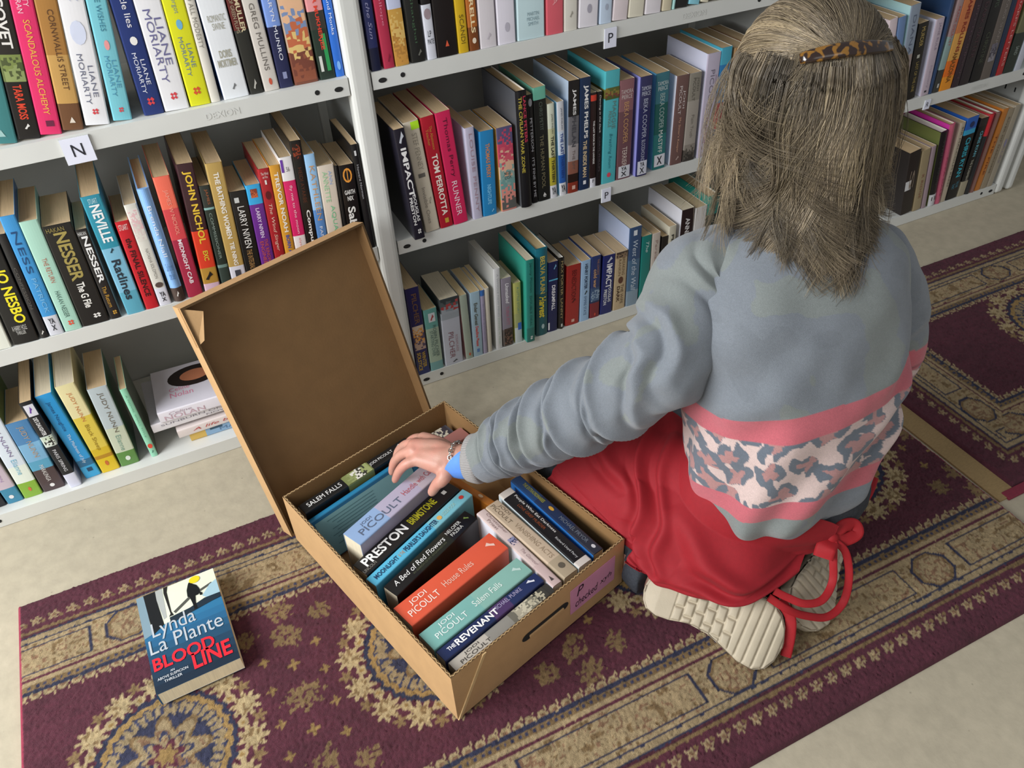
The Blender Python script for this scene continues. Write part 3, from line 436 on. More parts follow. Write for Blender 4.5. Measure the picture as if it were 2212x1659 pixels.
row(ZT['2'], .002, 'middle shelf of middle bookcase', 'books on the middle shelf of the middle bookcase', [
 (897, 919, 849, 283, 0, '211F2A', ['@leaf|.02|.12|.3|.8|C8CCD4', 'IMPACT|.16|.60|.3|.8|EDECEA|*', 'DOUGLAS|.58|.83|.56|.84|DCDAD8|*', 'PRESTON|.60|.86|.2|.48|DCDAD8|*', '@mac|.90|.95|.4|.75|DCDAD8'], 'navy black paperback with white capitals', {'dy': -.016}),
 (921, 951, 870, 268, 0, 'D2C8B4', ['STEF PENNEY|.10|.42|.4|.72|9C9484', 'The|.68|.74|.62|.8|8C8478', 'Invisible Ones|.58|.92|.3|.54|8C8478', '@sq|.45|.49|.25|.75|6E6A62', '#|.005|.07|.45|.98|B8EC2C'], 'cream paperback with lime sticky tab'),
 (953, 980, 907, 257, 0, 'B02030', ['The Abstinence|.08|.28|.5|.7|C88A3C', 'Teacher|.1|.24|.22|.42|C88A3C', 'TOM PERROTTA|.32|.88|.3|.74|F0E4D8|*', '@sq|.91|.96|.4|.72|C8A03C'], 'dark red paperback with bold white lower name'),
 (982, 1012, 939, 247, 0, 'CE2A58', ['Thomas Perry|.05|.56|.34|.68|5A1830', 'RUNNER|.60|.92|.3|.66|EBD0D8'], 'tall raspberry paperback'),
 (1024, 1043, 1003, 279, 0, 'BDB8CC', ['LOUISE PENNY|.06|.92|.36|.68|A88C98'], 'lavender grey paperback', {'cover': 'D4DAF2'}),
 (1045, 1074, 1035, 287, 0, '2A84BC', ['THOMAS PERRY|.14|.54|.36|.66|D08858|*', 'NIGHTLIFE|.62|.86|.36|.64|7CC4E8|*', '@leaf|.92|.96|.6|.8|8CC8E8'], 'blue paperback with orange name'),
 (1085, 1117, 1072, 279, 0, [(0, '5A5878'), (.18, 'C84860'), (.45, 'D8B8A0'), (.6, '7CA09C'), (.85, 'C88478')], ['%c|.0|.98|.04|.96|5A5478,C04460,D05868,DCB094,88A49C,6E9894,D88C80,5C5C58', 'NIGEL|.52|.56|.3|.75|3A3430|^', 'COX|.57|.61|.3|.75|3A3430|^'], 'many-coloured watercolour paperback', {'cover': 'F0B45A'}),
 (1128, 1150, 1113, 200, 0, '17171A', ['LANCE PETERS|.04|.42|.56|.84|D8405C|*', 'THE CIVILIAN WAR ZONE|.04|.68|.18|.46|A8983C|*'], 'tall black hardcover with pink and olive lettering', {'hard': True, 'cover': '55575C', 'dy': -.006}),
 (1151, 1163, 1137, 207, 0, '161618', ['@loop|.03|.10|.2|.8|8C8C90', 'PETTERSON|.2|.5|.3|.7|B4B4B8', "IT'S FINE BY ME|.56|.94|.3|.7|B4B4B8"], 'slim black paperback right of the tall hardcover'),
 (1164, 1189, 1151, 192, 0, [(0, '6CB49C'), (.10, '1A1C1A')], ['CHRIS PETIT|.12|.36|.4|.66|5A6258', 'THE HUMAN POOL|.4|.88|.34|.64|7C7458', '@sail|.92|.965|.35|.7|E4E2DE'], 'black paperback with green head and sailboat mark'),
 (1190, 1204, 1182, 221, .20, [(0, 'D8DCC8'), (.25, 'C8C89C'), (.55, 'B4A838'), (.86, 'DCDCE0')], ['JAMES PHELAN|.1|.3|.4|.68|5A5A4C', 'THE LAST THIRTEEN|.33|.82|.3|.7|2C2C20|*', 'YA|.88|.96|.2|.8|33363C|^*'], 'slim olive and white paperback with sticker', {'cover': 'E0E4D0'}),
 (1210, 1224, 1203, 222, 0, [(0, 'D0D2D8'), (.3, 'C8D4E4'), (.55, '2A5CA8'), (.86, 'DCDCE0')], ['JAMES PHELAN|.06|.28|.4|.68|5A5E6C', 'THE LAST THIRTEEN|.32|.80|.3|.7|1E3C84|*', 'YA|.88|.96|.2|.8|33363C|^*'], 'slim silver and blue paperback with sticker', {'cover': '8CC4E8'}),
 (1227, 1249, 1229, 177, 0, [(0, '1E1B1C'), (.3, '6E6C70'), (.55, 'A49C9C'), (.7, '8C5A4A'), (.82, '2A1814'), (.9, '8C3424')], ['JAMES|.07|.29|.3|.66|E4E2E0|*', 'PHELAN|.30|.57|.3|.66|4A4A50|*', 'THE SPY|.6|.78|.36|.6|6C5C58', '@sq|.93|.97|.35|.7|D8B0A0'], 'paperback fading from black through grey to rust', {'cover': 'B4C4D8'}),
 (1251, 1273, 1248, 172, 0, '1E3150', ['JAMES PHELPS|.06|.52|.3|.76|EDEBE8|*', 'THE INSIDE MAN|.54|.88|.32|.68|D8C098|*', '@sq|.91|.95|.35|.65|E4E4E8'], 'dark blue paperback with white and gold capitals'),
 (1275, 1287, 1275, 203, 0, [(0, '2A1C1C'), (.02, 'C84030'), (.08, '2A1A1A'), (.9, 'DCDCE4')], ['THE LAST BOOK IN THE UNIVERSE|.28|.74|.35|.65|D8D4D0|*', 'F|.91|.95|.35|.65|33363C|^'], 'thin dark brown paperback with red square', {'cover': 'CFC49C'}),
 (1288, 1298, 1291, 200, 0, '1B1719', ['Dancing in the Dark|.03|.42|.3|.7|DCD8D4|~', 'CARYL PHILLIPS|.46|.84|.35|.65|5A5258'], 'thin black paperback with white script'),
 (1299, 1329, 1308, 156, 0, [(0, '52B4BC'), (.15, '6A6A34'), (.23, '52B4BC')], ['%g|.14|.24|.05|.98|5C6430,8C7C38,7A4434,4C5C2C', 'MAGGIE|.26|.5|.55|.78|6C8078', 'PRINGLE|.34|.48|.28|.5|6C8078', 'Breathing Room|.54|.86|.36|.62|2C7884|~', '@loop|.9|.945|.35|.62|D84A5C'], 'tall turquoise paperback with flowered band'),
 (1331, 1361, 1339, 176, 0, [(0, '8C6064'), (.3, '6E4A50'), (.84, '6E4A50')], ['TAMORA|.09|.13|.1|.9|D8C8C4|^', 'PIERCE|.14|.18|.15|.85|D8C8C4|^', 'BEKA COOPER|.21|.62|.34|.66|C89868', 'TERRIER|.66|.86|.34|.66|D8C8BC', '#|.86|.985|.12|.92|D8DAE0', 'YA|.87|.91|.3|.7|33363C|^*', 'x|.92|.97|.3|.7|33363C|^'], 'plum paperback with crossed-out sticker'),
 (1373, 1397, 1385, 168, 0, [(0, '34345C'), (.3, '26285A')], ['TAMORA|.09|.13|.1|.9|C8CCDC|^', 'PIERCE|.14|.18|.15|.85|C8CCDC|^', 'BEKA COOPER|.21|.60|.32|.68|B4B8CC', 'BLOODHOUND|.62|.84|.34|.66|B4B8CC', '#|.84|.985|.1|.92|D4D6E2', 'YA|.85|.90|.3|.7|33363C|^*', 'x|.91|.97|.3|.7|33363C|^'], 'dark indigo paperback with crossed-out sticker', {'cover': '8888C8', 'dy': -.008}),
 (1409, 1436, 1419, 161, 0, [(0, '3C7480'), (.3, '1E5C58'), (.62, '2C7474')], ['TAMORA|.08|.12|.1|.9|D0DCDC|^', 'PIERCE|.13|.17|.15|.85|D0DCDC|^', 'BEKA COOPER|.2|.56|.32|.68|A8BCB8', 'MASTIFF|.58|.82|.34|.66|DCE0DC', '#|.84|.97|.1|.92|DCDCE4', 'x|.86|.95|.3|.7|33363C|^'], 'deep teal paperback with crossed-out sticker', {'cover': '6CB4DC'}),
 (1447, 1472, 1464, 166, 0, '705450', ['JODI|.16|.36|.56|.76|E0D4D0', 'PICOULT|.11|.42|.26|.48|E0D4D0', "My Sister's Keeper|.46|.86|.38|.6|D8A88C", '@leaf|.9|.95|.4|.7|B49C94'], 'brown paperback with its white front showing', {'cover': 'E8E8F2'}),
 (1474, 1499, 1490, 161, 0, [(0, '8E887C'), (.3, 'A49C92'), (.86, '4A443E')], ['JODI|.05|.2|.6|.78|5C564E', 'PICOULT|.05|.30|.3|.52|5C564E', 'Plain Truth|.46|.72|.4|.62|7C746A', '%w|.8|.99|.05|.95|8C847A,5A544C,3A3632'], 'grey photographic paperback'),
 (1505, 1532, 1530, 118, 0, 'BFB6C8', ['JODI|.2|.3|.7|.84|A07C8C', 'PICOULT|.15|.55|.34|.64|7C7484', 'House Rules|.6|.86|.36|.6|C080A0|~', '@leaf|.92|.96|.5|.75|E8E4EC'], 'tall lilac paperback with white marbled front', {'cover': 'D4D6EA'}),
 (1534, 1556, 1556, 106, 0, [(0, '48A4BC'), (.15, '2C78B0'), (.5, 'A43440'), (.75, '2C4878')], ['The Book of|.2|.4|.4|.7|D8E4EC|~', 'Joe|.53|.6|.4|.7|E0B0B0|~', '@sq|.68|.74|.2|.8|D8A830'], 'blue and red paperback nearly hidden by her hair'),
 (1558, 1586, 1590, 90, .225, 'A8845C', [], 'tan paperback with only its top edge beside her hair'),
 (1588, 1612, 1625, 70, .225, '8C6C50', [], 'brown paperback with only its top edge beside her head'),
])
row(ZT['3'], .002, 'bottom shelf of middle bookcase', 'books on the bottom shelf of the middle bookcase', [
 (903, 930, 873, 628, 0, [(0, '2C2858'), (.82, '2A3468')], ['PILCHER|.06|.40|.36|.74|6A4C3C|*', '%v|.42|.70|.1|.92|C8B4A0,D89848,5A4C60,B89C8C', 'WINTER|.73|.92|.52|.8|B8983C|*', 'SOLSTICE|.73|.95|.16|.44|B8983C|*'], 'dark blue paperback beside the white post'),
 (932, 959, 914, 673, 0, [(0, '6CA8A0'), (.3, 'A8BCA8'), (.86, '78A8A8')], ['#|.06|.2|.3|.8|D4DCE0', '@leaf|.08|.18|.42|.7|B04848', 'ROBIN PILCHER|.26|.78|.54|.78|4E6460', 'STARTING OVER|.34|.76|.26|.5|5C7470'], 'sea green paperback with small red picture', {'p': 'y'}),
 (963, 1001, 949, 651, 0, [(0, '4A5254'), (.2, 'A4ACB4'), (.3, 'C4C8D4')], ['%d|.0|.22|.04|.96|3A4244,5A6264,B04848,8C98A0,A8B0B8', 'ROSAMUNDE|.56|.82|.66|.8|B48C94', 'PILCHER|.5|.9|.3|.58|8C5C64', '@leaf|.93|.97|.4|.7|4A4C50'], 'wide silver paperback with snowy picture', {'p': 'c'}),
 (1008, 1023, 992, 641, 0, 'A8B4A4', ['@loop|.9|.95|.4|.7|C86A4C'], 'slim sage paperback with pink flowered front', {'cover': 'D8A0A0', 'p': 'y'}),
 (1024, 1044, 1015, 635, 0, 'A8C4D4', ['Ender Genesi|.16|.5|.3|.66|5A5A48|*', 'Deadline Please|.52|.84|.34|.64|D84A3C|*', '@sq|.88|.94|.35|.65|5C84C0'], 'light blue paperback with red lower title', {'p': 'y'}),
 (1045, 1054, 1036, 630, 0, [(0, '3C6CB0'), (.08, 'A49CB4')], ['SHORT STORIES|.2|.8|.35|.6|8C84A0'], 'thin lilac paperback with blue cap', {'p': 'y'}),
 (1055, 1064, 1046, 625, 0, 'CFC8B8', [], 'thin oatmeal paperback', {'p': 'y'}),
 (1073, 1086, 1066, 583, 0, 'D8D8D8', ['A WHOLE NEW MIND|.06|.58|.36|.64|B4B8BC', 'DANIEL H. PINK|.6|.94|.36|.64|B8C8B8'], 'tall white paperback with very pale lettering', {'p': 'w', 'cover': 'CDCFCB'}),
 (1088, 1109, 1082, 605, 0, [(0, '8C8490'), (.74, '6A625E')], ['Unmasked|.07|.36|.36|.72|E8E4E8|~*', 'TURIA PITT|.40|.68|.36|.66|B86C84', '%h|.73|.98|.15|.92|4A3A34,2A201C,7A5A4C,3A2C28'], 'grey mauve paperback with a portrait at its foot', {'p': 'c'}),
 (1114, 1129, 1109, 614, 0, [(0, 'B4B468'), (.5, 'A4A870'), (.74, 'C4CCCC')], ['A LITTLE STORY|.06|.5|.36|.66|6C9484', '#|.66|.78|.4|.9|3C6CC0'], 'slim olive yellow paperback with sticker', {'cover': 'D8D878'}),
 (1139, 1156, 1136, 565, 0, [(0, '2C8478'), (.82, '286C64')], ['Jenny Pitman|.03|.38|.34|.66|1C5450', 'DOUBLE DEAL|.42|.8|.36|.62|1C5450', '@mac|.92|.97|.4|.7|D8DCD8'], 'jade green paperback with green front showing', {'cover': '38A08C', 'p': 'c', 'dy': -.012}),
 (1159, 1183, 1157, 541, 0, [(0, '206C7C'), (.5, '1C5860')], ['BELVA PLAIN|.08|.50|.32|.72|C8B454|*', 'Harvest|.53|.78|.22|.8|E0CC38|~*', '@loop|.86|.92|.4|.66|A8C0C0'], 'petrol hardcover with yellow lettering', {'hard': True, 'p': 'y'}),
 (1184, 1204, 1185, 570, 0, '1E2450', ['@leaf|.03|.1|.5|.8|7CB0D0', '@sq|.235|.255|0|1|5CB4D4', 'DREAMFALL|.32|.68|.34|.7|ECEAEE|*', '#|.86|.97|.0|.16|DCDCE0'], 'navy paperback with thin light blue line'),
 (1206, 1218, 1207, 560, 0, '1B1A18', ['MAX PORTER|.03|.5|.3|.66|A89464', 'LANNY|.55|.85|.3|.66|A89464', '@sq|.92|.97|.35|.65|C8C8C0'], 'thin black hardcover with gold name', {'hard': True, 'p': 'w'}),
 (1221, 1250, 1225, 578, 0, 'A02C28', ['BENEDICTION|.08|.56|.36|.68|5C1414', '@leaf|.55|.62|.4|.7|5C1414', '@sq|.90|.955|.42|.66|D8A898'], 'brick red paperback'),
 (1252, 1272, 1255, 567, 0, '9CBCDC', ['HENRY PORTER|.05|.46|.36|.66|2C3C54|*', '@leaf|.48|.55|.4|.7|2C3838', 'EMPIRE STATE|.58|.9|.36|.64|5C7490'], 'powder blue paperback with black name'),
 (1274, 1294, 1278, 557, 0, [(0, '2C3A6C'), (.5, '3C5074'), (.7, '283054'), (.75, '7C2830')], ['THE LONGEST|.05|.3|.6|.8|B08060', 'cold war|.2|.5|.26|.6|C89C70|*', '%n|.52|.72|.06|.94|3C5478,8CA0B4,4C6484', '@loop|.92|.97|.4|.6|C84838'], 'navy paperback with snowy picture and red foot'),
 (1296, 1321, 1304, 556, 0, '232A66', ['@leaf|.02|.12|.3|.75|C8CCD8', 'IMPACT|.14|.55|.3|.78|ECEAEC|*', 'DOUGLAS|.55|.8|.56|.82|D8D8DC|*', 'PRESTON|.57|.84|.2|.46|D8D8DC|*'], 'royal blue paperback with white capitals'),
 (1324, 1349, 1330, 548, 0, [(0, 'BCA684')], ['%k|.0|.1|.05|.95|4A3A30,8C745C', 'BREAKING|.1|.4|.56|.78|7C6448', 'RANKIN|.12|.4|.26|.46|7C6448', '@loop|.42|.54|.3|.7|5C3828', 'THE WIFE|.56|.9|.54|.76|5C4830', 'DARK|.58|.86|.22|.46|4A3420|*'], 'tan paperback with round seal'),
 (1352, 1377, 1361, 495, 0, [(0, '3C5478'), (.4, '50708C'), (.8, '8498A8')], ['@sq|.03|.10|.3|.62|DCE0E4', 'West of the Wall|.16|.8|.3|.7|C4D0DC|~'], 'tall slate blue paperback with pale side', {'cover': 'B8C4E0', 'p': 'c'}),
 (1379, 1399, 1388, 513, 0, '1E7C74', ['The|.08|.24|.4|.7|C8DCD8|~', '@leaf|.74|.84|.3|.7|C8DCD8'], 'green paperback right of the slate blue one', {'p': 'y'}),
 (1401, 1418, 1410, 507, 0, 'C8BCB0', ['Persian Lace|.1|.7|.36|.66|A88C84'], 'pinkish beige paperback'),
 (1420, 1433, 1431, 513, 0, '26221E', ['THE GIFTS|.2|.7|.35|.65|6C5C40'], 'slim black paperback in front of the arm'),
 (1435, 1450, 1446, 491, 0, 'CFC9B4', ['PERSICARIA|.12|.7|.34|.68|2A2A24|*'], 'cream paperback with black capitals'),
 (1458, 1483, 1475, 456, 0, '2A1C1E', ['ANNIE PROULX|.1|.66|.3|.66|E0DCDA|*', 'B|.7|.76|.3|.66|E0DCDA|*'], 'thick dark brown paperback with white front', {'cover': 'E2E2EA', 'p': 'c'}),
 (1486, 1510, 1505, 430, .215, 'D4D0CC', ['STORIES|.3|.7|.36|.64|B8B4B4'], 'pale grey paperback under the hair ends'),
 (1512, 1535, 1530, 425, .235, [(0, '1E8478'), (.2, '26302E')], [], 'hardcover with aqua board edges, highest under the hair', {'hard': True, 'd': .16}),
])
row(ZT['2'], .002, 'upper shelf of right bookcase', 'books on the upper shelf of the right bookcase', [
 (1898, 1915, 1925, 0, .21, 'D8C8CC', [], 'pale pink paperback just clear of her hair'),
 (1917, 1932, 1946, 0, .21, '6C88B4', [], 'steel blue paperback just clear of her hair'),
 (1934, 1954, 1972, 0, .23, [(0, '8C98A8'), (.5, 'A0908C'), (.75, '6C7478')], ['DIANA|.1|.5|.36|.66|5A6478'], 'blue-grey paperback with pale edge', {'cover': 'B4DCDC'}),
 (1956, 1976, 1987, 53, 0, '1E1C1A', ['MURDER|.05|.3|.3|.66|B09858', '@sq|.4|.45|.3|.6|B4B4A8', 'LAST OF THE LINE|.5|.9|.36|.64|A08C50'], 'black paperback with gold lettering'),
 (1988, 2005, 2024, 43, 0, 'BFB0BC', ['JANE RULE|.05|.4|.36|.68|98889C', 'Memory|.6|.9|.4|.64|A898A8', '@sq|.93|.96|.3|.6|3C3840'], 'lilac paperback with bright white side', {'cover': 'DCDCF0'}),
 (2006, 2013, 2057, 0, .23, '2C4468', [], 'thin navy paperback'),
 (2014, 2027, 2071, 0, .225, [(0, 'A08888'), (.4, '8CA4A0'), (.75, '3A3C3A')], ['FRANK DELANEY|.1|.5|.3|.66|B05C58', '@sq|.9|.95|.4|.7|C8C8C4'], 'grey green paperback with pink lettering'),
 (2028, 2053, 2078, 0, .23, [(0, 'C87848'), (.4, 'D8A050'), (.68, 'E07020'), (.85, 'E89428')], ['JAMES ROLLINS|.05|.6|.34|.72|8C2C1C|*', 'AMAZONIA|.6|.92|.34|.72|7A4A10|*'], 'flame orange and yellow paperback', {'cover': 'E8C470'}),
 (2055, 2070, 2103, 0, .22, '33242E', ['JEN THOMPSON|.1|.9|.35|.65|5C4450'], 'dark plum paperback'),
 (2071, 2092, 2123, 0, .22, '2A2228', ['DARK MATTER|.1|.7|.3|.66|4A3038'], 'blackish purple paperback'),
 (2094, 2116, 2141, 0, .225, '16161A', ['LEWIS|.0|.2|.3|.66|4A5848', 'CHRISTINE|.46|.8|.3|.66|4A5040'], 'black paperback with dim olive lettering'),
 (2117, 2138, 2163, 0, .22, '675E58', ['LOUISE SHARP|.1|.6|.4|.66|948A84', '%z|.6|.8|.2|.8|6C6874,4A4650,8C8890'], 'taupe paperback with small picture'),
 (2139, 2150, 2185, 0, .22, '22304A', [], 'thin midnight blue paperback'),
 (2151, 2165, 2199, 0, .225, 'B02C30', ['SHARPS LETTERS|.1|.9|.36|.66|E0A8A0'], 'red paperback with yellow edge', {'cover': 'C8A048'}),
 (2166, 2188, 2222, 0, .22, [(0, '6C6A4C'), (.55, '2A3430')], ['SAND|.7|.8|.4|.7|9CA8A0'], 'olive and dark green paperback'),
 (2190, 2204, 2240, 0, .22, 'C4C8D4', [], 'whitish paperback at the right edge', {'cover': 'B8E4E8'}),
])
row(ZT['3'], .002, 'lower shelf of right bookcase', 'books on the lower shelf of the right bookcase', [
 (1945, 1968, 1973, 294, .19, '2A2422', ['S|.3|.6|.3|.7|8C7C6C', '#|.45|.6|.0|.5|D4D4D4'], 'small black paperback half behind stray hair'),
 (1971, 1988, 1997, 302, .185, 'A09070', ['R RIDGE|.4|.8|.4|.66|8C5C48'], 'small tan paperback'),
 (1990, 1999, 2017, 300, .19, 'A08C94', [], 'thin mauve paperback'),
 (2004, 2018, 2030, 289, 0, [(0, '1C1A1C'), (.84, 'C8C8CC')], ['WHITE RAIN|.1|.7|.35|.65|3A3438', '@sq|.87|.93|.2|.8|3A3438'], 'black hardcover with white page tops', {'hard': True, 'p': 'w', 'cover': '6C7440'}),
 (2019, 2030, 2053, 271, 0, 'BC5C74', ['PIPPA DALE|.4|.9|.36|.66|9C3C58'], 'magenta pink hardcover', {'hard': True, 'cover': 'D838A8'}),
 (2031, 2041, 2077, 267, 0, 'B8AC98', ['SIR MALCOLM REED|.05|.8|.36|.66|5C5448'], 'stone coloured paperback'),
 (2042, 2065, 2092, 257, 0, [(0, '2860B8'), (.14, '38A4CC'), (.2, '161618')], ['@loop|.05|.12|.3|.7|1C2C5C', 'CHRIS RYAN|.24|.72|.34|.74|38B0C4|*', 'THE ONE|.78|.86|.56|.8|4C8CA0', 'THAT|.8|.87|.22|.46|4C8CA0'], 'black paperback with bright blue head'),
 (2067, 2082, 2122, 257, 0, [(0, '2A2424'), (.1, '181818'), (.8, 'A8A088')], ['CHRIS RYAN|.16|.48|.34|.72|6CB4C4|*', 'THE INCREMENT|.52|.8|.36|.66|C8C4B0'], 'black paperback with pale foot'),
 (2083, 2093, 2137, 249, 0, [(0, 'C03038'), (.26, '2A2C2E')], [], 'black hardcover with red head', {'hard': True, 'cover': 'C83C44'}),
 (2094, 2103, 2154, 244, 0, '846058', [], 'dusty brown hardcover', {'hard': True, 'cover': 'B04C58'}),
 (2104, 2116, 2168, 237, 0, 'C87C34', ['THE FIRE|.3|.8|.36|.66|7A3C20'], 'bright orange paperback'),
 (2117, 2130, 2178, 237, 0, '9C8E78', ['RIVER OF DARKNESS|.1|.8|.36|.62|6C6050'], 'khaki paperback'),
 (2131, 2143, 2194, 229, 0, 'A69C8A', ['TALES|.4|.7|.36|.62|8C8494', '@loop|.4|.5|.3|.7|8C8AA8'], 'light khaki paperback against the end post'),
])
# ---------------------------------------------------------------- rugs: knotted pattern computed thread by thread
MAROON, BEIGE, TAN, BLUE, GOLD, SCR, LACE = [np.array(lin(c)) for c in ('50222F', '9A8664', '755E3E', '2A2C42', '8E7244', '7A5C44', 'A8946E')]
def blob(dx, dy, r, k, amp, ph=0.):     # lobed flower: < 1 inside
    d = np.hypot(dx, dy); a = np.arctan2(dy, dx); return d/(r*(1-amp+amp*np.cos(k*a+ph)))
def rug_pattern(x, y, e, s, mcx, field_c, corner):
    """e: distance from the outer edge, s: running coordinate along the edge; returns colours"""
    n = len(x); C = np.tile(MAROON, (n, 1)); P3 = np.c_[x, y, 0*x]
    j = vnoise(P3*170, 3)*.0007; e2 = e+j
    def put(mask, col, mixv=None): C[mask] = col
    # row of little flowers in the outer band
    sx = np.mod(s, .0285)-.01425
    f = blob(sx, e-.050, .0105, 5, .28, .6); put(f < 1, BEIGE*.92); put((f < .35), SCR); put(np.hypot(sx-.011, e-.055) < .0035, TAN)
    for a, b, c in ((.068, .074, TAN), (.074, .079, MAROON*.8), (.0785, .0818, BLUE), (.0815, .092, BEIGE*.9), (.0915, .0948, BLUE), (.0945, .166, BEIGE), (.166, .170, MAROON*1.1), (.170, .178, BEIGE), (.178, .190, TAN), (.190, .198, BLUE)):
        put((e2 >= a) & (e2 < b), c)
    band = (e2 > .0965) & (e2 < .163)
    scr = np.abs(vnoise(P3*75, 11))+.35*np.abs(vnoise(P3*170, 12)); put(band & (scr < .17), SCR*1.05); put(band & (scr > .8), TAN)
    # inner outline of the beige panels and octagons every .42 m
    so = np.mod(s-.2+.21, .42)-.21; ad = np.abs(so)
    pan = np.minimum(e-.104, .156-e); cut = np.where(ad < .075, .0, 1.)
    put(band & (np.abs(np.minimum(pan, (ad-.062)*.9)) < .0017) & (ad > .060), BLUE)
    oc = np.maximum(np.maximum(np.abs(so)/.034, np.abs(e-.127)/.030), (np.abs(so)+np.abs(e-.127)*1.1)/.047)
    put((oc < 1.14) & (e2 > .09), BLUE); put(oc < 1.0, TAN*1.1); put(oc < .86, BEIGE*.95); put((oc < .86) & (np.abs(vnoise(P3*140, 5)) < .2), SCR)
    # dashes and lace on the inner side
    sd = np.mod(s, .012)-.006; put((np.abs(e2-.184) < .003) & (np.abs(sd) < .0025), BLUE*1.3)
    sl = np.mod(s, .0205)-.01025; lc = np.hypot(sl, (e-.198)*.9); put((e2 >= .196) & (lc < .0088), LACE*.85); put((e2 > .1975) & (lc < .0045), SCR); put(np.hypot(sl-.01, e-.2085) < .0032, LACE)
    F = e2 > .207
    def putf(m, c): C[m & F] = c
    for mx in mcx:          # medallions
        for k, (ox, oy) in enumerate(((0, .172), (0, .118), (0, .0), (0, -.118), (0, -.172), (.0, .06), (0, -.06))):
            cx = mx+.2075+ox; cy = field_c+oy; dx, dy = x-cx, y-cy
            if k in (5, 6): putf(blob(dx, dy, .011, 4, .3) < 1, GOLD*.95)
            elif k == 2: f = blob(dx*.9, dy*1.25, .029, 8, .12, .3)+.3*vnoise(P3*150, 17); putf((f < 1) & (vnoise(P3*230, 8) > -.35), TAN*1.05)
            else: f = blob(dx*1.0+dy*.35*np.sign(oy), dy, .025, 9, .12, .5)+.30*vnoise(P3*150, 15); putf((f < 1) & (vnoise(P3*230, 8) > -.35), TAN*1.05)
        for sgn in (-1, 1):
            for oy in (.14, -.14): putf((blob(x-(mx+.2075+sgn*.062), y-(field_c+oy), .020, 8, .12, .9)+.3*vnoise(P3*150, 16) < 1) & (vnoise(P3*230, 8) > -.35), TAN*1.02)
            for oy in (.085, -.085, .03, -.03): putf(blob(x-(mx+.2075+sgn*.043), y-(field_c+oy), .0095, 4, .3) < 1, GOLD*.9)
        dx, dy = x-mx, y-field_c; d = np.hypot(dx, dy); a = np.arctan2(dy, dx); dj = d+vnoise(P3*220, 9)*.002
        N = 14; ar = np.mod(a, 2*math.pi/N)-math.pi/N; u, w = d*np.cos(ar)-.126, d*np.sin(ar)
        f = blob(u, w, .0235, 9, .22, 0); putf(f < 1.05, LACE); putf((f < .8) & (vnoise(P3*190, 6) > .25), TAN*1.1)
        ar2 = np.mod(a+math.pi/N, 2*math.pi/N)-math.pi/N; u2, w2 = d*np.cos(ar2), d*np.sin(ar2)
        putf(blob(u2-.139, w2, .0115, 5, .28) < 1, TAN*1.15); putf(np.hypot(u2-.113, w2) < .0085, LACE*.95); putf(np.hypot(u2-.113, w2) < .0035, GOLD)
        R = .104+.002*np.cos(N*2*a)
        putf(dj < R, BLUE); putf(dj < R-.008, GOLD*1.1); putf(dj < R-.017, BLUE*1.2); putf(dj < R-.019, BEIGE*.85)
        putf((dj < R-.019) & (dj > R-.036) & (np.abs(np.mod(a, .16)-.08) < .028) & (vnoise(P3*150, 2) > -.2), BLUE*1.5); putf((dj < R-.036) & (dj > R-.040), BLUE)
        st = blob(dx, dy, .064, 8, .20, .4); putf(dj < R-.040, BLUE*1.2); putf(st < 1.08, TAN*1.1); putf(st < .96, BEIGE*.9); putf((st < .9) & (np.abs(vnoise(P3*70, 14)) < .16), SCR); putf(np.abs(st-.6) < .05, BLUE*1.4)
        putf(blob(dx, dy, .028, 6, .25) < 1, MAROON*1.3); putf(blob(dx, dy, .017, 6, .2) < 1, GOLD)
    sh = 1+.17*vnoise(P3*420, 21)+.13*vnoise(P3*np.array([60, 130, 1]), 22)+.10*vnoise(P3*14, 23); return np.clip(C*sh[:, None], 0, 1)
pile = mat('wool_pile', None, .95, .12, 420., .7, 900., attr='pattern', sheen=.02)
def rug(name, x0, x1, y0, y1, th, step, cornered, label, mcx, root, smult=1.):
    nx, ny = int((x1-x0)/step)+1, int((y1-y0)/step)+1; X, Y = np.meshgrid(np.linspace(x0, x1, nx), np.linspace(y0, y1, ny)); x, y = X.ravel(), Y.ravel()
    e = np.minimum(y-y0, y1-y); s = x.copy()
    if cornered: ex = x-x0; s = np.where(ex < e, y, x); e = np.minimum(e, ex)
    C = rug_pattern(x, y, e*smult, s, mcx, (y0+y1)/2, cornered)
    border = np.minimum(np.minimum(y-y0, y1-y), np.minimum(x-x0, x1-x)); z = th*np.minimum(1, np.sqrt(np.clip(border/.006, 0, 1)))*1.0+.0008*rng.standard_normal(len(x))*(border > .004)+.0012*vnoise(np.c_[x, y, 0*x]*6, 4); z = np.where(border <= 1e-6, .0006, np.maximum(z, .0007))
    if not cornered:
        bind = (x-x0 < .006) | (x1-x < .006); C[bind] = np.array(lin('8E2C44'))
    idx = np.arange(nx*ny).reshape(ny, nx); Q = np.stack([idx[:-1, :-1], idx[:-1, 1:], idx[1:, 1:], idx[1:, :-1]], -1).reshape(-1, 4)
    o = np_mesh(name, np.c_[x, y, z], Q, pile, root, True, C); return o
r1 = empty('patterned_rug', (-.815, -1.015, 0)); tag(r1, 'maroon and beige medallion rug under the box and the kneeling person', 'rug')
o = rug('woven_pile', -.815, .842, -1.0165, -.2215, .0105, .0026, False, '', [-.615, -.2, .215, .63], r1); o.location = (.815, 1.015, 0)
r2 = empty('patterned_rug', (.85, -.82, 0)); tag(r2, 'second maroon medallion rug at the right, beyond the tan woven strip', 'rug')
o = rug('woven_pile', .896, 2.05, -.818, -.188, .0105, .0032, True, '', [1.42, 1.835], r2, 1.12); o.location = (-.85, .82, 0)
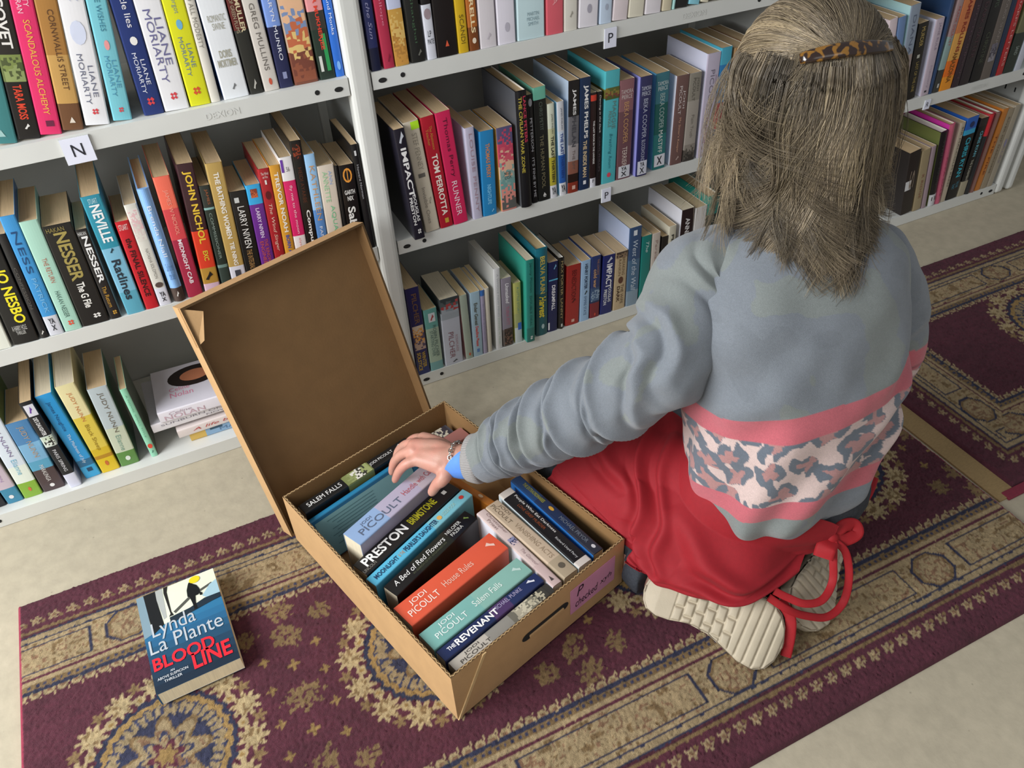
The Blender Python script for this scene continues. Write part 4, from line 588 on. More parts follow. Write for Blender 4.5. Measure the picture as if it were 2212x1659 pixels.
b = Boxes(); b.box((.850, -.832, .0005), (.897, -.20, .0042)); o = b.obj('woven_end_strip', mat('flat_weave', '9C8258', .9, .12, 160., .5, 700., aniso_scale=(1, 4, 1)), r2); o.location = (-.85, .82, 0)
b = Boxes(); b.box((.868, -.8375, .0005), (.93, -.8185, .006)); o = b.obj('edge_binding', mat('binding', '7A2638', .9, .1, 200.), r2, .002); o.location = (-.85, .82, 0)
# ---------------------------------------------------------------- cardboard box with its open lid
RUGZ = .0105
def card_mat(name, c):
    m = mat(name, c, .78, .05, 30., .12, 260.); return m
card = card_mat('cardboard', 'BC9668'); card_shaded = card_mat('cardboard_inside_shaded', '8A683F'); flute = mat('corrugated_edge', '5E4628', .9, .35, 900.)  # inside faces: cardboard colour darkened to paint in their shade
BA = math.radians(15.9); bu = np.array([math.cos(BA), math.sin(BA), 0]); bv = np.array([-math.sin(BA), math.cos(BA), 0]); BO = np.array([-.209, -.767, RUGZ+.0040])
BWd, BL, BH, BT = .360, .474, .115, .0045
bxr = empty('cardboard_box', tuple(BO), (0, 0, BA)); tag(bxr, 'open brown cardboard box full of books with its lid standing up', 'box')
def panel(P, n_in, th, name, parent, m):   # slab from 4 corners, thickness along n_in
    P = [np.array(p, float) for p in P]; n_in = np.array(n_in, float)*th; b = Boxes(); b.hexa(P+[p+n_in for p in P]); o = b.obj(name, m, parent); return o
tr = Boxes(); e = BT
tr.box((0, 0, 0), (BWd, BL, e)); tr.box((0, 0, e), (BWd, e, BH)); tr.box((0, BL-e, e), (BWd, BL, BH)); tr.box((0, e, e), (e, BL-e, BH)); tr.box((BWd-e, e, e), (BWd, BL-e, BH))
def merged(bx, name, m, parent):
    o = bx.obj(name, m, parent); b = bmesh.new(); b.from_mesh(o.data); bmesh.ops.remove_doubles(b, verts=b.verts, dist=1e-5); b.to_mesh(o.data); b.free(); return o
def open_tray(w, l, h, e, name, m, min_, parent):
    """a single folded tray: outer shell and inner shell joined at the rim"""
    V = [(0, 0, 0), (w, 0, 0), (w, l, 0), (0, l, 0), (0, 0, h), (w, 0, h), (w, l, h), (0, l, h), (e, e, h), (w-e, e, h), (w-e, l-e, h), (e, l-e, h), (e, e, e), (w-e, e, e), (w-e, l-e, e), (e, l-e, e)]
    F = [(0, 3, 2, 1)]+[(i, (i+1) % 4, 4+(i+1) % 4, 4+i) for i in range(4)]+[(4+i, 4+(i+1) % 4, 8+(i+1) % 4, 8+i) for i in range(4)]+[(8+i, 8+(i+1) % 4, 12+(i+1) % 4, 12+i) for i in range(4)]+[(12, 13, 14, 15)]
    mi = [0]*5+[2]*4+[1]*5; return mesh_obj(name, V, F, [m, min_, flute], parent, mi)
tray = open_tray(BWd, BL, BH, BT, 'tray', card, card_shaded, bxr)
def rim_teeth(a, b, h, n, parent, name='corrugation'):      # wavy flute line showing on a cut edge
    a, b = np.array(a, float), np.array(b, float); t = np.linspace(0, 1, n); P = a+np.outer(t, b-a); d = (b-a)/np.linalg.norm(b-a); nrm = np.array([-d[1], d[0], 0])
    off = np.where(np.arange(n) % 2 == 0, 1, -1)*.0011; V = np.r_[P+np.outer(off-.0005, nrm)+[0, 0, h], P+np.outer(off+.0005, nrm)+[0, 0, h], P+np.outer(off-.0005, nrm)+[0, 0, h+.0006], P+np.outer(off+.0005, nrm)+[0, 0, h+.0006]]
    F = []
    for i in range(n-1):
        q = [i, n+i, 2*n+i, 3*n+i]; F += [(q[0], q[0]+1, q[2]+1, q[2]), (q[2], q[2]+1, q[3]+1, q[3]), (q[3], q[3]+1, q[1]+1, q[1])]
    return mesh_obj(name, V, F, mat('flute_line', 'C8A878', .85, .1), parent)
h2 = BT/2
for a, b in (((h2, h2), (BWd-h2, h2)), ((BWd-h2, h2), (BWd-h2, BL-h2)), ((h2, BL-h2), (BWd-h2, BL-h2)), ((h2, h2), (h2, BL-h2))): rim_teeth((*a, BH), (*b, BH), .0001, 90, tray)
# diagonal cut flap on the near corner, hand hole, note
lx = Boxes(); lx.hexa([(.0, -.0022, .0), (.006, -.0022, .0), (.064, -.0022, BH-.001), (.058, -.0022, BH-.001), (.0, -.0002, .0), (.006, -.0002, .0), (.064, -.0002, BH-.001), (.058, -.0002, BH-.001)]); lx.obj('cut_flap_edge', mat('flute_line', 'C8A878', .85, .1), tray)
hh = [(.145+.075*t+(.012*math.cos(a)), -.0006, .066+.0*t+.0085*math.sin(a)) for t, a in [(1, -1.57+k*.3927) for k in range(9)]+[(0, 1.57+k*.3927) for k in range(9)]]
mesh_obj('hand_hole', hh, [tuple(range(len(hh)))], dark, tray)
fl = Boxes(); fl.box((.148, -.0030, .0605), (.22, -.0006, .066)); fl.obj('hand_hole_flap', card, tray)
nt = Boxes(); nt.box((.236, -.0012, .030), (.338, -.0004, .092)); note = nt.obj('pink_note', mat('pink_paper', 'C98AA8', .8, .06, 30.), bxr); note['label'] = 'pink paper note with black handwriting on the front wall'
for w, x, z, L, Hh in (('P', .25, .066, .016, .022), ('checked', .247, .040, .052, .018), ('xyh', .303, .044, .028, .016)): lettering(w, (x, -.0015, z), (1, 0, .04), (-.04, 0, 1), L, Hh, '2A1A2C', note, False, 'handwriting', .3)
# lid: shallow tray, hinged on the far short side, standing open against the shelf
LB = np.array([-.3555, -.2835, RUGZ+.0052]); la = .333; lean = .325; LW, LL, LD = .361, .462, .034
lu = np.array([math.cos(la), math.sin(la), 0]); ln = np.array([math.sin(la), -math.cos(la), 0]); ll = -ln*math.sin(lean)+np.array([0, 0, math.cos(lean)]); lm = ln*math.cos(lean)+np.array([0, 0, math.sin(lean)])
LM = Matrix(((lu[0], ll[0], lm[0], LB[0]), (lu[1], ll[1], lm[1], LB[1]), (lu[2], ll[2], lm[2], LB[2]), (0, 0, 0, 1)))
lid = open_tray(LW, LL, LD, .004, 'lid', card, card_mat('cardboard_lid_inside_shaded', '80603A'), bxr)  # lid's inner faces darker still, interior shade put into the colour
bpy.context.view_layer.update(); INV = bxr.matrix_world.inverted()
lid.data.transform(INV @ LM)
tb = Boxes(); tb.hexa([(-.001, LL-.07, LD-.006), (-.001, LL, LD-.006), (.030, LL-.018, LD+.004), (.012, LL-.062, LD+.002), (-.002, LL-.07, LD-.004), (-.002, LL, LD-.004), (.030, LL-.018, LD+.006), (.012, LL-.062, LD+.004)])
o = tb.obj('corner_tab', card, lid); o.data.transform(INV @ LM)

# ---------------------------------------------------------------- books inside the box, spines up
def box_book(p0, ang, t, H, D, ztop, bands, page, label, texts=(), roll=0., hard=False, cover=None, yaw_flip=False):
    """spine up: book height runs along ang from p0 (foot end, far edge of spine); thickness to the right of that"""
    d = np.array([math.cos(ang), math.sin(ang), 0]); tx = np.array([math.sin(ang), -math.cos(ang), 0]); up = np.array([0, 0, 1.])
    tx2 = tx*math.cos(roll)+up*math.sin(roll); up2 = np.cross(d, -tx2)*-1; up2 = np.cross(tx2, d); up2 = up2*np.sign(up2[2])
    # local x (thickness) -> tx2, local y (depth) -> -up2, local z (height) -> head direction
    z = d; x = tx2; y = -up2
    if np.dot(np.cross(x, y), z) < 0: x = -x; p0 = np.array(p0)+tx2[:2]*t if len(p0) == 2 else p0
    r = empty('hardcover_book' if hard else 'paperback_book'); o = np.array([p0[0], p0[1], ztop])
    r.matrix_world = Matrix(((x[0], y[0], z[0], o[0]), (x[1], y[1], z[1], o[1]), (x[2], y[2], z[2], o[2]), (0, 0, 0, 1)))
    tag(r, label, 'book', 'books packed in the cardboard box'); make_book('b', t, H, D, bands if not isinstance(bands, str) else [(0, bands)], page, cover, hard, r, .0004); 
    return r, t, H
def cpx(x, y): return 580+x*.4341, 860+y*.4341
def loc(x, y, z):
    w = BO+bu*x+bv*y; p = px_of((w[0], w[1], z)); return ((p[0]-580)/.4341, (p[1]-860)/.4341)
def inbox(c0, c1, ce, H, ztop, D, bands, page, label, texts, mode, **k):
    """c0,c1: the two corners of the spine at its lower-left (mode L) or upper-left (mode R) end, ce: direction corner; crop pixels"""
    a, b, c = [at_z(*cpx(*q), ztop)[:2] for q in (c0, c1, ce)]; ang = math.radians(k['deg']) if 'deg' in k else math.atan2(c[1]-a[1], c[0]-a[0]); t = abs((b-a)@np.array([math.sin(ang), -math.cos(ang)])); t = max(t-.0015-k.get('thin', 0), .012); D = min(D, ztop-RUGZ-.0100)
    # text runs from c0 end toward ce with its top on the far side; book head is at the c0 end, so flip: height axis points back to c0
    d = np.array([math.cos(ang), math.sin(ang)])
    n = np.array([-d[1], d[0]])          # to the left of the reading direction = top of letters
    z = np.array([-d[0], -d[1], 0.]); x = np.array([n[0], n[1], 0.])*1.0; roll = k.get('roll', 0.)
    up = np.array([0, 0, 1.]); x = x*math.cos(roll)+up*math.sin(roll); y = np.cross(z, x)
    side = (b-a)@n                        # is c1 on the left or the right of c0
    o = np.array([*(a if side < 0 else b), ztop]); 
    # origin = corner at foot end, letter-bottom side
    base = a if side > 0 else b
    o = np.array([base[0], base[1], ztop])+np.array([d[0], d[1], 0])*H+np.array(k.get('shift', (0, 0, 0)))
    r = empty('hardcover_book' if k.get('hard') else 'paperback_book')
    r.matrix_world = Matrix(((x[0], y[0], z[0], o[0]), (x[1], y[1], z[1], o[1]), (x[2], y[2], z[2], o[2]), (0, 0, 0, 1)))
    tag(r, label, 'book', 'books packed in the cardboard box')
    make_book('b', t, H, D, [(0, bands)] if isinstance(bands, str) else bands, page, k.get('cover'), k.get('hard', False), r, .0004); spine_texts(texts, t, H, r, .0004)
    return r
inbox((140, 535), (185, 575), (685, 185), .236, .119, .10, [(0, '1C1C1C'), (.38, '7C8450'), (.62, '1C1C1C')], 't', 'black paperback with cow picture, against the far wall of the box',
      ['SALEM FALLS|.05|.35|.3|.7|E4E2DE', 'JODI PICOULT|.62|.84|.34|.66|E0DEDA', '@leaf|.89|.95|.3|.75|D8D8D4', '%w|.39|.61|.02|.98|7C8450,8C9460,D8D4C8,3A3A30,98A068'], 'L')
bb = inbox((188, 600), (206, 622), (715, 247), .228, .112, .092, '2A7CA4', 't', 'blue paperback showing its pale teal back cover in the box', [], 'L', roll=-.30, cover='2A6E94')
bp_ = mesh_obj('back_blurb', [(-.0006, .008, .012), (-.0006, .008, .222), (-.0006, .09, .222), (-.0006, .09, .012)], [(0, 3, 2, 1)], mat('printed_cover', '86B4B4', .35, .03, 18.), bb)
for i in range(9): mesh_obj('blurb_line', [(-.0012, .016+.0065*i, .10), (-.0012, .016+.0065*i, .20-.004*(i*7 % 5)), (-.0012, .0172+.0065*i, .20-.004*(i*7 % 5)), (-.0012, .0172+.0065*i, .10)], [(0, 3, 2, 1)], INK('5C8488'), bb)
hp = inbox((387, 655), (472, 740), (745, 330), .198, .147, .118, [(0, '8EA8CC'), (.35, 'B0A8BC'), (.75, 'B8ACB4')], 'c', 'lilac blue paperback being lifted by the hand', ['JODI|.14|.26|.60|.78|5A6478', 'PICOULT|.08|.56|.24|.56|5A6478', 'Handle|.60|.76|.34|.62|B46068', 'with Care|.78|.97|.34|.62|B46068'], 'L', cover='A09CB0', deg=26.2, thin=.006, shift=(-.003, .006, 0))
inbox((430, 810), (490, 880), (900, 400), .226, .121, .105, '1E1B1A', 't', 'black paperback with big white letters and flaming title', ['LINCOLN|.0|.12|.12|.3|8C8880', 'PRESTON|.05|.48|.30|.84|EFEDE8|*', 'BRIMSTONE|.52|.80|.32|.78|A8A020|*', '@sq|.88|.92|.36|.62|B8B4AC'], 'L', deg=26.2, thin=.001)
inbox((487, 890), (535, 935), (965, 430), .236, .119, .105, [(0, '5AB4D4'), (.6, '7CBCC8')], 't', 'light blue spine paperback with dark title between two black ones', ['MOONLIGHT|.04|.26|.3|.68|1E3C5C|*', '& THE|.27|.32|.34|.62|C89868', "PEARLER'S DAUGHTER|.33|.66|.28|.72|1E3C5C|*", '@loop|.67|.71|.3|.7|D8A858', 'LIZZIE POOK|.72|.86|.34|.64|A8C8BC', '@peng|.91|.95|.25|.75|C84038'], 'L', deg=26.2)
inbox((578, 925), (640, 985), (1010, 490), .194, .118, .105, [(0, '161414'), (.3, '1E2018'), (.7, '141212')], 'c', 'black paperback with white script on a dark floral spine', ['A Bed of Red Flowers|.06|.66|.42|.76|E6E4E0|~', 'IN SEARCH OF MY AFGHANISTAN|.24|.64|.22|.34|5C6048', 'NELOFER|.70|.88|.56|.78|D8D6D0', 'PAZIRA|.72|.86|.26|.48|D8D6D0', '@leaf|.92|.96|.4|.7|6C8040'], 'L', deg=25.6)
inbox((612, 1045), (715, 1135), (1095, 665), .202, .122, .108, 'D8583C', 'c', 'thick orange red paperback in the front half of the box', ['JODI|.11|.27|.58|.82|F2E0D4', 'PICOULT|.05|.34|.26|.52|F2E0D4', 'House Rules|.40|.70|.34|.60|E8B8A4', '@leaf|.88|.95|.4|.72|E8C0B0'], 'L')
inbox((740, 1170), (825, 1255), (1230, 785), .200, .120, .108, [(0, '78ACA4'), (.5, '84B0A4')], 'c', 'seafoam green paperback next to the dark navy one', ['JODI|.15|.30|.58|.82|E4ECE8', 'PICOULT|.08|.38|.26|.52|E4ECE8', 'Salem Falls|.46|.74|.34|.64|DCE8E0', '@leaf|.88|.95|.36|.7|B8D0C8'], 'L', deg=17.2, thin=.001)
inbox((825, 1255), (880, 1310), (1310, 858), .200, .119, .108, [(0, '1E2A52'), (.5, '4A3460'), (.68, '222E58')], 'c', 'navy and purple paperback with bold white title', ['THE|.07|.14|.36|.66|E4E4E8|*', 'REVENANT|.15|.56|.26|.76|F0EEEC|*', 'MICHAEL PUNKE|.54|.82|.5|.82|A8A0C0', '@leaf|.88|.95|.4|.8|D8D8E0'], 'L', deg=17.0, thin=.0015)
inbox((885, 1315), (950, 1375), (1380, 930), .198, .114, .104, [(0, 'B8B0A4'), (.35, '8C8880'), (.6, '5C5850'), (.85, '3A3834')], 'c', 'grey paperback with a rose picture along the front wall', ['JODI|.13|.27|.56|.82|4A4640', 'PICOULT|.07|.36|.22|.5|4A4640', '%rr|.58|.95|.04|.96|6C685C,A8A08C,C4BCA4,7C7868,B4AC94,3C3A34'], 'L', deg=16.9, thin=.0045, shift=(-.0012, .0042, 0))
inbox((1035, 575), (1080, 545), (1420, 945), .198, .117, .105, [(0, 'CFBAB4'), (.75, 'C4ACA8')], 'w', 'pale pink beige paperback, leftmost of the lengthwise row', ['Christopher|.06|.34|.5|.82|9C8480', 'Priest|.12|.26|.2|.46|9C8480', '%v|.40|.48|.2|.9|8C8CA8,3A3C5C,C8B4B8', 'The Glamour|.55|.76|.36|.66|A48C8C|~', '@tri|.90|.95|.3|.6|4A4040'], 'R', cover='E4E4EC')
inbox((1080, 545), (1145, 500), (1480, 905), .198, .119, .105, [(0, 'B8A48C'), (.4, 'C0AC94'), (.8, 'A89880')], 'c', 'beige paperback in the lengthwise row beside the pale pink one', ['JODI|.06|.20|.58|.84|7C6C58', 'PICOULT|.02|.28|.24|.52|7C6C58', 'VANISHING ACTS|.32|.78|.34|.66|A08C74', '@loop|.86|.92|.3|.7|5C5448'], 'R')
inbox((1145, 480), (1215, 445), (1550, 850), .206, .121, .105, [(0, 'C8BEB4'), (.07, '1A181A'), (.94, 'C8C0B8')], 'w', 'black paperback with white small title in the lengthwise row', ['People Who Eat Darkness|.10|.62|.6|.84|E4E2DE', 'LOVE GRIEF MURDER|.2|.54|.3|.5|8C4828', 'Richard Lloyd Parry|.66|.92|.34|.54|C4C4C4'], 'R', cover='C4D0D4')
inbox((1205, 410), (1262, 385), (1600, 765), .214, .123, .105, [(0, '1E3C64'), (.3, '1C2C4C'), (.7, '2A2C38')], 't', 'dark blue paperback along the right wall of the box', ['THE EXTRAORDINARIES|.10|.36|.4|.74|8C8C3C|*', '@loop|.42|.48|.4|.7|C89838', 'MICHAEL PRYOR|.56|.88|.34|.68|6C7480', '@loop|.92|.96|.4|.7|C8C8CC'], 'R', cover='2C6CB0')
inbox((960, 405), (1000, 385), (1110, 500), .112, .085, .06, 'C4782C', 't', 'orange paperback lying deep behind the hand', ['@loop|.62|.72|.3|.7|E8C8A0'], 'R', shift=(-.022, .012, 0))
inbox(loc(.256, .455, .092), loc(.256, .425, .092), loc(.30, .455, .092), .085, .092, .08, [(0, '3A3430'), (.5, 'B8B0A0'), (.8, '4A4A50')], 't', 'dark illustrated paperback in the far corner behind the wrist', ['%u|.05|.95|.05|.95|2A2828,D8D4C8,5C5048,C4BCA8,38343C'], 'L')
inbox(loc(.262, .418, .104), loc(.262, .386, .104), loc(.30, .418, .104), .088, .104, .09, 'A87068', 'd', 'dusty pink paperback in the far right corner of the box', [], 'L')

# ---------------------------------------------------------------- the loose thriller on the rug
fz = RUGZ+.0042
p0 = at_z(297, 1300, .038); p1 = at_z(467, 1228, .038); p3 = at_z(352, 1500, .038)
fa = math.atan2(p1[1]-p0[1], p1[0]-p0[0])-.02; fb = empty('paperback_book', (p0[0], p0[1], fz), (0, 0, fa)); tag(fb, 'blue paperback thriller lying alone on the rug left of the box', 'book')
FW, FH, FT = .129, .198, .030
k0 = set(COL.objects); make_book('b', FT, FH, FW, [(0, '24567C')], 'b', '24567C', False, fb, .0006)
M = Matrix(((0, 1, 0, 0), (0, 0, 1, -FH), (1, 0, 0, 0), (0, 0, 0, 1)))
for ch in list(fb.children): ch.data.transform(M)
zt = FT+.0003
def onfb(name, pts, c, dz=0): return mesh_obj(name, [(x*FW, -y*FH, zt+dz) for x, y in pts], [tuple(range(len(pts)))], mat('printed_cover', c, .3, .04, 18.), fb)
for k, cc in enumerate(('2E7098', '2B6890', '285E84', '255474', '224A66', '203F58', '1E364C', '1C2F42', '1A293A')): onfb('cover_art', [(0, .34+.0733*k), (0, .34+.0733*(k+1)), (1, .34+.0733*(k+1)), (1, .34+.0733*k)], cc, .00005)
onfb('cover_art', [(0, 0), (0, .44), (.26, .38), (.6, .345), (1, .30), (1, 0)], 'DADEC8', .0001); onfb('cover_art', [(.0, .0), (0, .45), (.10, .43), (.10, 0)], '7C94A0', .0003); onfb('cover_art', [(.09, .0), (.11, .44), (.26, .38), (.235, .1), (.24, 0)], '16181C', .0004)
onfb('cover_art', [(.24, 0), (.235, .10), (.27, .33), (.31, .32), (.33, 0)], 'A8ACA8', .0003); onfb('cover_art', [(.345, .0), (.335, .06), (.36, .30), (.335, .325), (.395, .325), (.375, .28), (.375, .06), (.40, 0)], '201E1E', .0006); onfb('cover_art', [(.40, .29), (.62, .20), (.93, .14), (.94, .16), (.64, .225), (.42, .315)], '50504A', .0005); onfb('cover_art', [(.78, .25), (.9, .16), (1, .13), (1, .30), (.84, .29)], '9CBCC8', .0006); onfb('cover_art', [(.34, .335), (.6, .32), (.8, .28), (1, .285), (1, .33), (.34, .40)], '1E2C38', .0007)
onfb('figure_silhouette', [(.645, .075), (.66, .055), (.69, .058), (.70, .08), (.745, .11), (.77, .16), (.765, .205), (.735, .22), (.70, .22), (.685, .29), (.69, .36), (.65, .36), (.645, .29), (.63, .215), (.605, .20), (.615, .13)], '121214', .0009); onfb('figure_silhouette', [(.76, .195), (.79, .215), (.785, .24), (.755, .235)], '121214', .001)
mesh_obj('price_sticker', [(FW*.74+.009*math.cos(a), -FH*.045+.0075*math.sin(a), zt+.001) for a in np.linspace(0, 6.283, 20, endpoint=False)], [tuple(range(20))], INK('E8CC1C'), fb)
for w, x, y, L, Hh, c, bo in (('Lynda', .10, .52, .535, .19, 'B4BAC0', False), ('La Plante', .035, .635, .895, .145, 'B4BAC0', False), ('BLOOD', .035, .80, .74, .125, 'D82030', True), ('LINE', .475, .93, .465, .15, 'D82030', True), ('AN', .21, .855, .05, .02, 'D8DCE0', False), ('ABOVE SUSPICION', .05, .892, .36, .024, 'D8DCE0', False), ('THRILLER', .12, .93, .21, .024, 'D8DCE0', False)):
    lettering(w, (x*FW, -(y+.0)*FH, zt+.0012), (1, 0, 0), (0, 1, 0), L*FW, Hh*FH, c, fb, bo, 'cover_lettering')
# ---------------------------------------------------------------- the kneeling woman
U = lambda a: np.array([math.cos(a), math.sin(a), 0.])
ZV = np.array([0, 0, 1.])
def Px(x, y, z): return at_z(x, y, z)
person = empty('person', (.38, -.70, RUGZ)); bpy.context.view_layer.update(); PINV = person.matrix_world.inverted()
tag(person, 'person in a grey leopard-band sweatshirt and red apron, kneeling and lifting a book', 'person')
def own(o, parent=None):        # world-space mesh -> child of the person (or of one of her garments)
    o.parent = parent or person
    if parent is None: o.data.transform(PINV); o.data.update()
    else: o.data.transform(PINV); o.data.update()
    return o
skin = mat('skin', 'BE8E7C', .48, .05, 60., .12, 500., sss=.12)
def skin_mat():
    t = skin.node_tree; n = t.nodes; b = n['Principled BSDF']; src = b.inputs['Base Color'].links[0].from_socket
    tc = n.new('ShaderNodeTexCoord'); ns = n.new('ShaderNodeTexNoise'); ns.inputs['Scale'].default_value = 28; t.links.new(tc.outputs['Object'], ns.inputs[0])
    mr = n.new('ShaderNodeMapRange'); mr.inputs[1].default_value = .42; mr.inputs[2].default_value = .68; mr.inputs[3].default_value = 0; mr.inputs[4].default_value = .55; t.links.new(ns.outputs[0], mr.inputs[0])
    mx = n.new('ShaderNodeMix'); mx.data_type = 'RGBA'; t.links.new(mr.outputs[0], mx.inputs[0]); t.links.new(src, mx.inputs[6]); mx.inputs[7].default_value = (*lin('D08878'), 1); t.links.new(mx.outputs[2], b.inputs['Base Color'])
skin_mat()
# ---- body: tapered limbs fused into one surface
class Blob:
    def __init__(s): s.V = []; s.F = []; s.n = 0
    def add(s, V, Q): s.V.append(V); s.F.append(Q+s.n); s.n += len(V)
    def limb(s, pts, rad, seg=5, k=14, flat=None):
        pts = np.array(pts, float); m = len(pts); C = catmull(pts, (m-1)*seg+1) if m > 2 else pts[0]+np.outer(np.linspace(0, 1, seg+1), pts[1]-pts[0]); r = np.interp(np.linspace(0, m-1, len(C)), np.arange(m), rad)
        T = np.gradient(C, axis=0); T /= np.linalg.norm(T, axis=1)[:, None]
        ref = np.array(flat if flat is not None else (.31, .2, .93), float); ref = ref/np.linalg.norm(ref)
        # rounded ends
        C2 = [C[0]-T[0]*r[0]*.98, C[0]-T[0]*r[0]*.75, C[0]-T[0]*r[0]*.4]+list(C)+[C[-1]+T[-1]*r[-1]*.4, C[-1]+T[-1]*r[-1]*.75, C[-1]+T[-1]*r[-1]*.98]
        r2 = [r[0]*.2, r[0]*.66, r[0]*.92]+list(r)+[r[-1]*.92, r[-1]*.66, r[-1]*.2]; T2 = [T[0]]*3+list(T)+[T[-1]]*3
        R = []
        for c, q, t in zip(C2, r2, T2):
            a = np.cross(t, ref); a /= np.linalg.norm(a)+1e-9; b = np.cross(a, t); th = np.linspace(0, 2*math.pi, k, endpoint=False)
            R.append(c+np.outer(np.cos(th)*q, a)+np.outer(np.sin(th)*q, b))
        V, Q = ring_loft(R); n0 = len(V); V = np.r_[V, [R[0].mean(0)], [R[-1].mean(0)]]
        caps = [[n0, (j+1) % k, j, n0] for j in range(k)]+[[n0+1, n0-k+j, n0-k+(j+1) % k, n0+1] for j in range(k)]
        s.add(V, Q); s.caps(caps, len(V))
    def caps(s, caps, nv): s.F.append(np.array(caps)+s.n-nv)
    def ball(s, c, rx, ax=None, k=16):
        c = np.array(c, float); ax = np.eye(3) if ax is None else np.array(ax); rx = np.array(rx, float)
        R = []
        for p in np.linspace(-.5*math.pi+.05, .5*math.pi-.05, 10):
            th = np.linspace(0, 2*math.pi, k, endpoint=False); q = np.c_[np.cos(th)*math.cos(p), np.sin(th)*math.cos(p), np.full(k, math.sin(p))]*rx; R.append(c+q@ax)
        V, Q = ring_loft(R); n0 = len(V); V = np.r_[V, [R[0].mean(0)], [R[-1].mean(0)]]
        s.add(V, Q); s.caps([[n0, (j+1) % k, j, n0] for j in range(k)]+[[n0+1, n0-k+j, n0-k+(j+1) % k, n0+1] for j in range(k)], len(V))
    def remeshed(s, name, voxel, smooth, m, it=2):
        me = bpy.data.meshes.new(name); V = np.concatenate(s.V); F = np.concatenate(s.F)
        me.from_pydata(V.tolist(), [], [tuple(dict.fromkeys(f)) for f in F.tolist()]); o = bpy.data.objects.new(name, me); COL.objects.link(o)
        b = bmesh.new(); b.from_mesh(me); bmesh.ops.recalc_face_normals(b, faces=b.faces); b.to_mesh(me); b.free()
        rm = o.modifiers.new('r', 'REMESH'); rm.mode = 'VOXEL'; rm.voxel_size = voxel; rm.use_smooth_shade = True
        sm = o.modifiers.new('s', 'SMOOTH'); sm.factor = smooth; sm.iterations = it
        bpy.context.view_layer.update(); dg = bpy.context.evaluated_depsgraph_get(); me2 = bpy.data.meshes.new_from_object(o.evaluated_get(dg)); o.modifiers.clear(); o.data = me2; me2.name = name
        me2.materials.clear(); me2.materials.append(m); bpy.data.meshes.remove(me); me2.polygons.foreach_set('use_smooth', np.ones(len(me2.polygons), bool)); return o
HEAD = np.array([.441, -.577, .776]); FA = math.radians(58)
SHOES = [(Px(1396, 1272, .090), Px(1694, 1388, .056), np.array([-.43, -.50, .75])), (Px(1808, 1105, .092), Px(1744, 1352, .050), np.array([.52, -.55, .65]))]
for i_ in (0, 1): h_, t_, n_ = SHOES[i_]; d_ = (t_-h_)/np.linalg.norm(t_-h_); n_ = n_-d_*(n_@d_); SHOES[i_] = (h_, t_, n_/np.linalg.norm(n_)); FH3 = np.array([math.cos(FA)*.95, math.sin(FA)*.95, -.30]); FH3 /= np.linalg.norm(FH3)
RH = np.cross(FH3, ZV); RH /= np.linalg.norm(RH); UH = np.cross(RH, FH3)         # face forward, her right, head up
hd = lambda r, f, u: HEAD+RH*r+FH3*f+UH*u
SHL, SHR, NECK = np.array([.292, -.588, .545]), np.array([.530, -.668, .540]), np.array([.425, -.608, .625])
WR = Px(980, 987, .202)
CUFF = Px(1040, 990, .212)
SLX = [Px(1432, 778, .455), Px(1280, 872, .365), Px(1160, 932, .292), Px(1094, 964, .248)]
B = Blob()
B.ball(hd(0, 0, .012), (.072, .092, .10), [RH, FH3, UH]); B.ball(hd(0, .035, -.05), (.052, .055, .055), [RH, FH3, UH]); B.ball(hd(0, .078, -.088), (.022, .018, .016), [RH, FH3, UH])
B.limb([hd(0, .088, .012), hd(0, .108, -.028)], [.008, .013], 3); B.ball(hd(0, .096, -.058), (.024, .010, .008), [RH, FH3, UH])
for sg in (-1, 1):
    B.ball(hd(sg*.093, .000, -.040), (.0095, .017, .032), [RH, FH3, UH]); B.limb([hd(sg*.066, .004, -.036), hd(sg*.090, .000, -.038)], [.017, .012], 2); B.ball(hd(sg*.034, .070, -.022), (.024, .02, .02), [RH, FH3, UH])
B.limb([hd(0, -.01, -.06), NECK+[0, 0, .01], NECK-[0, 0, .05]], [.054, .05, .06])
B.limb([NECK-[0, 0, .05], (.435, -.655, .50), (.41, -.69, .36), (.385, -.715, .22)], [.085, .105, .10, .11], flat=(1, 0, 0))
B.limb([(.335, -.605, .535), (.49, -.655, .535)], [.060, .060], 4); B.limb([SHL+[.04, -.02, .01], SHL], [.055, .045], 3); B.limb([SHR-[.04, -.02, -.01], SHR], [.055, .045], 3)
ELB = Px(1280, 872, .365); B.limb([SHL, SLX[0], ELB, SLX[2], SLX[3], CUFF, WR], [.044, .042, .038, .034, .031, .027, .0225], 4)
B.limb([SHR, (.568, -.695, .36), (.54, -.52, .25), (.47, -.40, .235)], [.044, .038, .032, .024], 5)
for sg, hip, kn, an in ((0, (.310, -.695, .165), (.148, -.385, .095), (.168, -.680, .060)), (1, (.455, -.735, .165), (.47, -.345, .095), (.47, -.700, .060))):
    B.limb([hip, kn], [.082, .055], 6); B.limb([kn, an], [.050, .036], 6)
    h_, t_, n_ = SHOES[sg]; B.limb([np.array(an), h_*.72+t_*.28-n_*.050, h_*.45+t_*.55-n_*.042, h_*.14+t_*.86-n_*.034], [.028, .026, .022, .013], 3)
B.limb([(.335, -.70, .17), (.435, -.725, .17)], [.105, .105], 4)
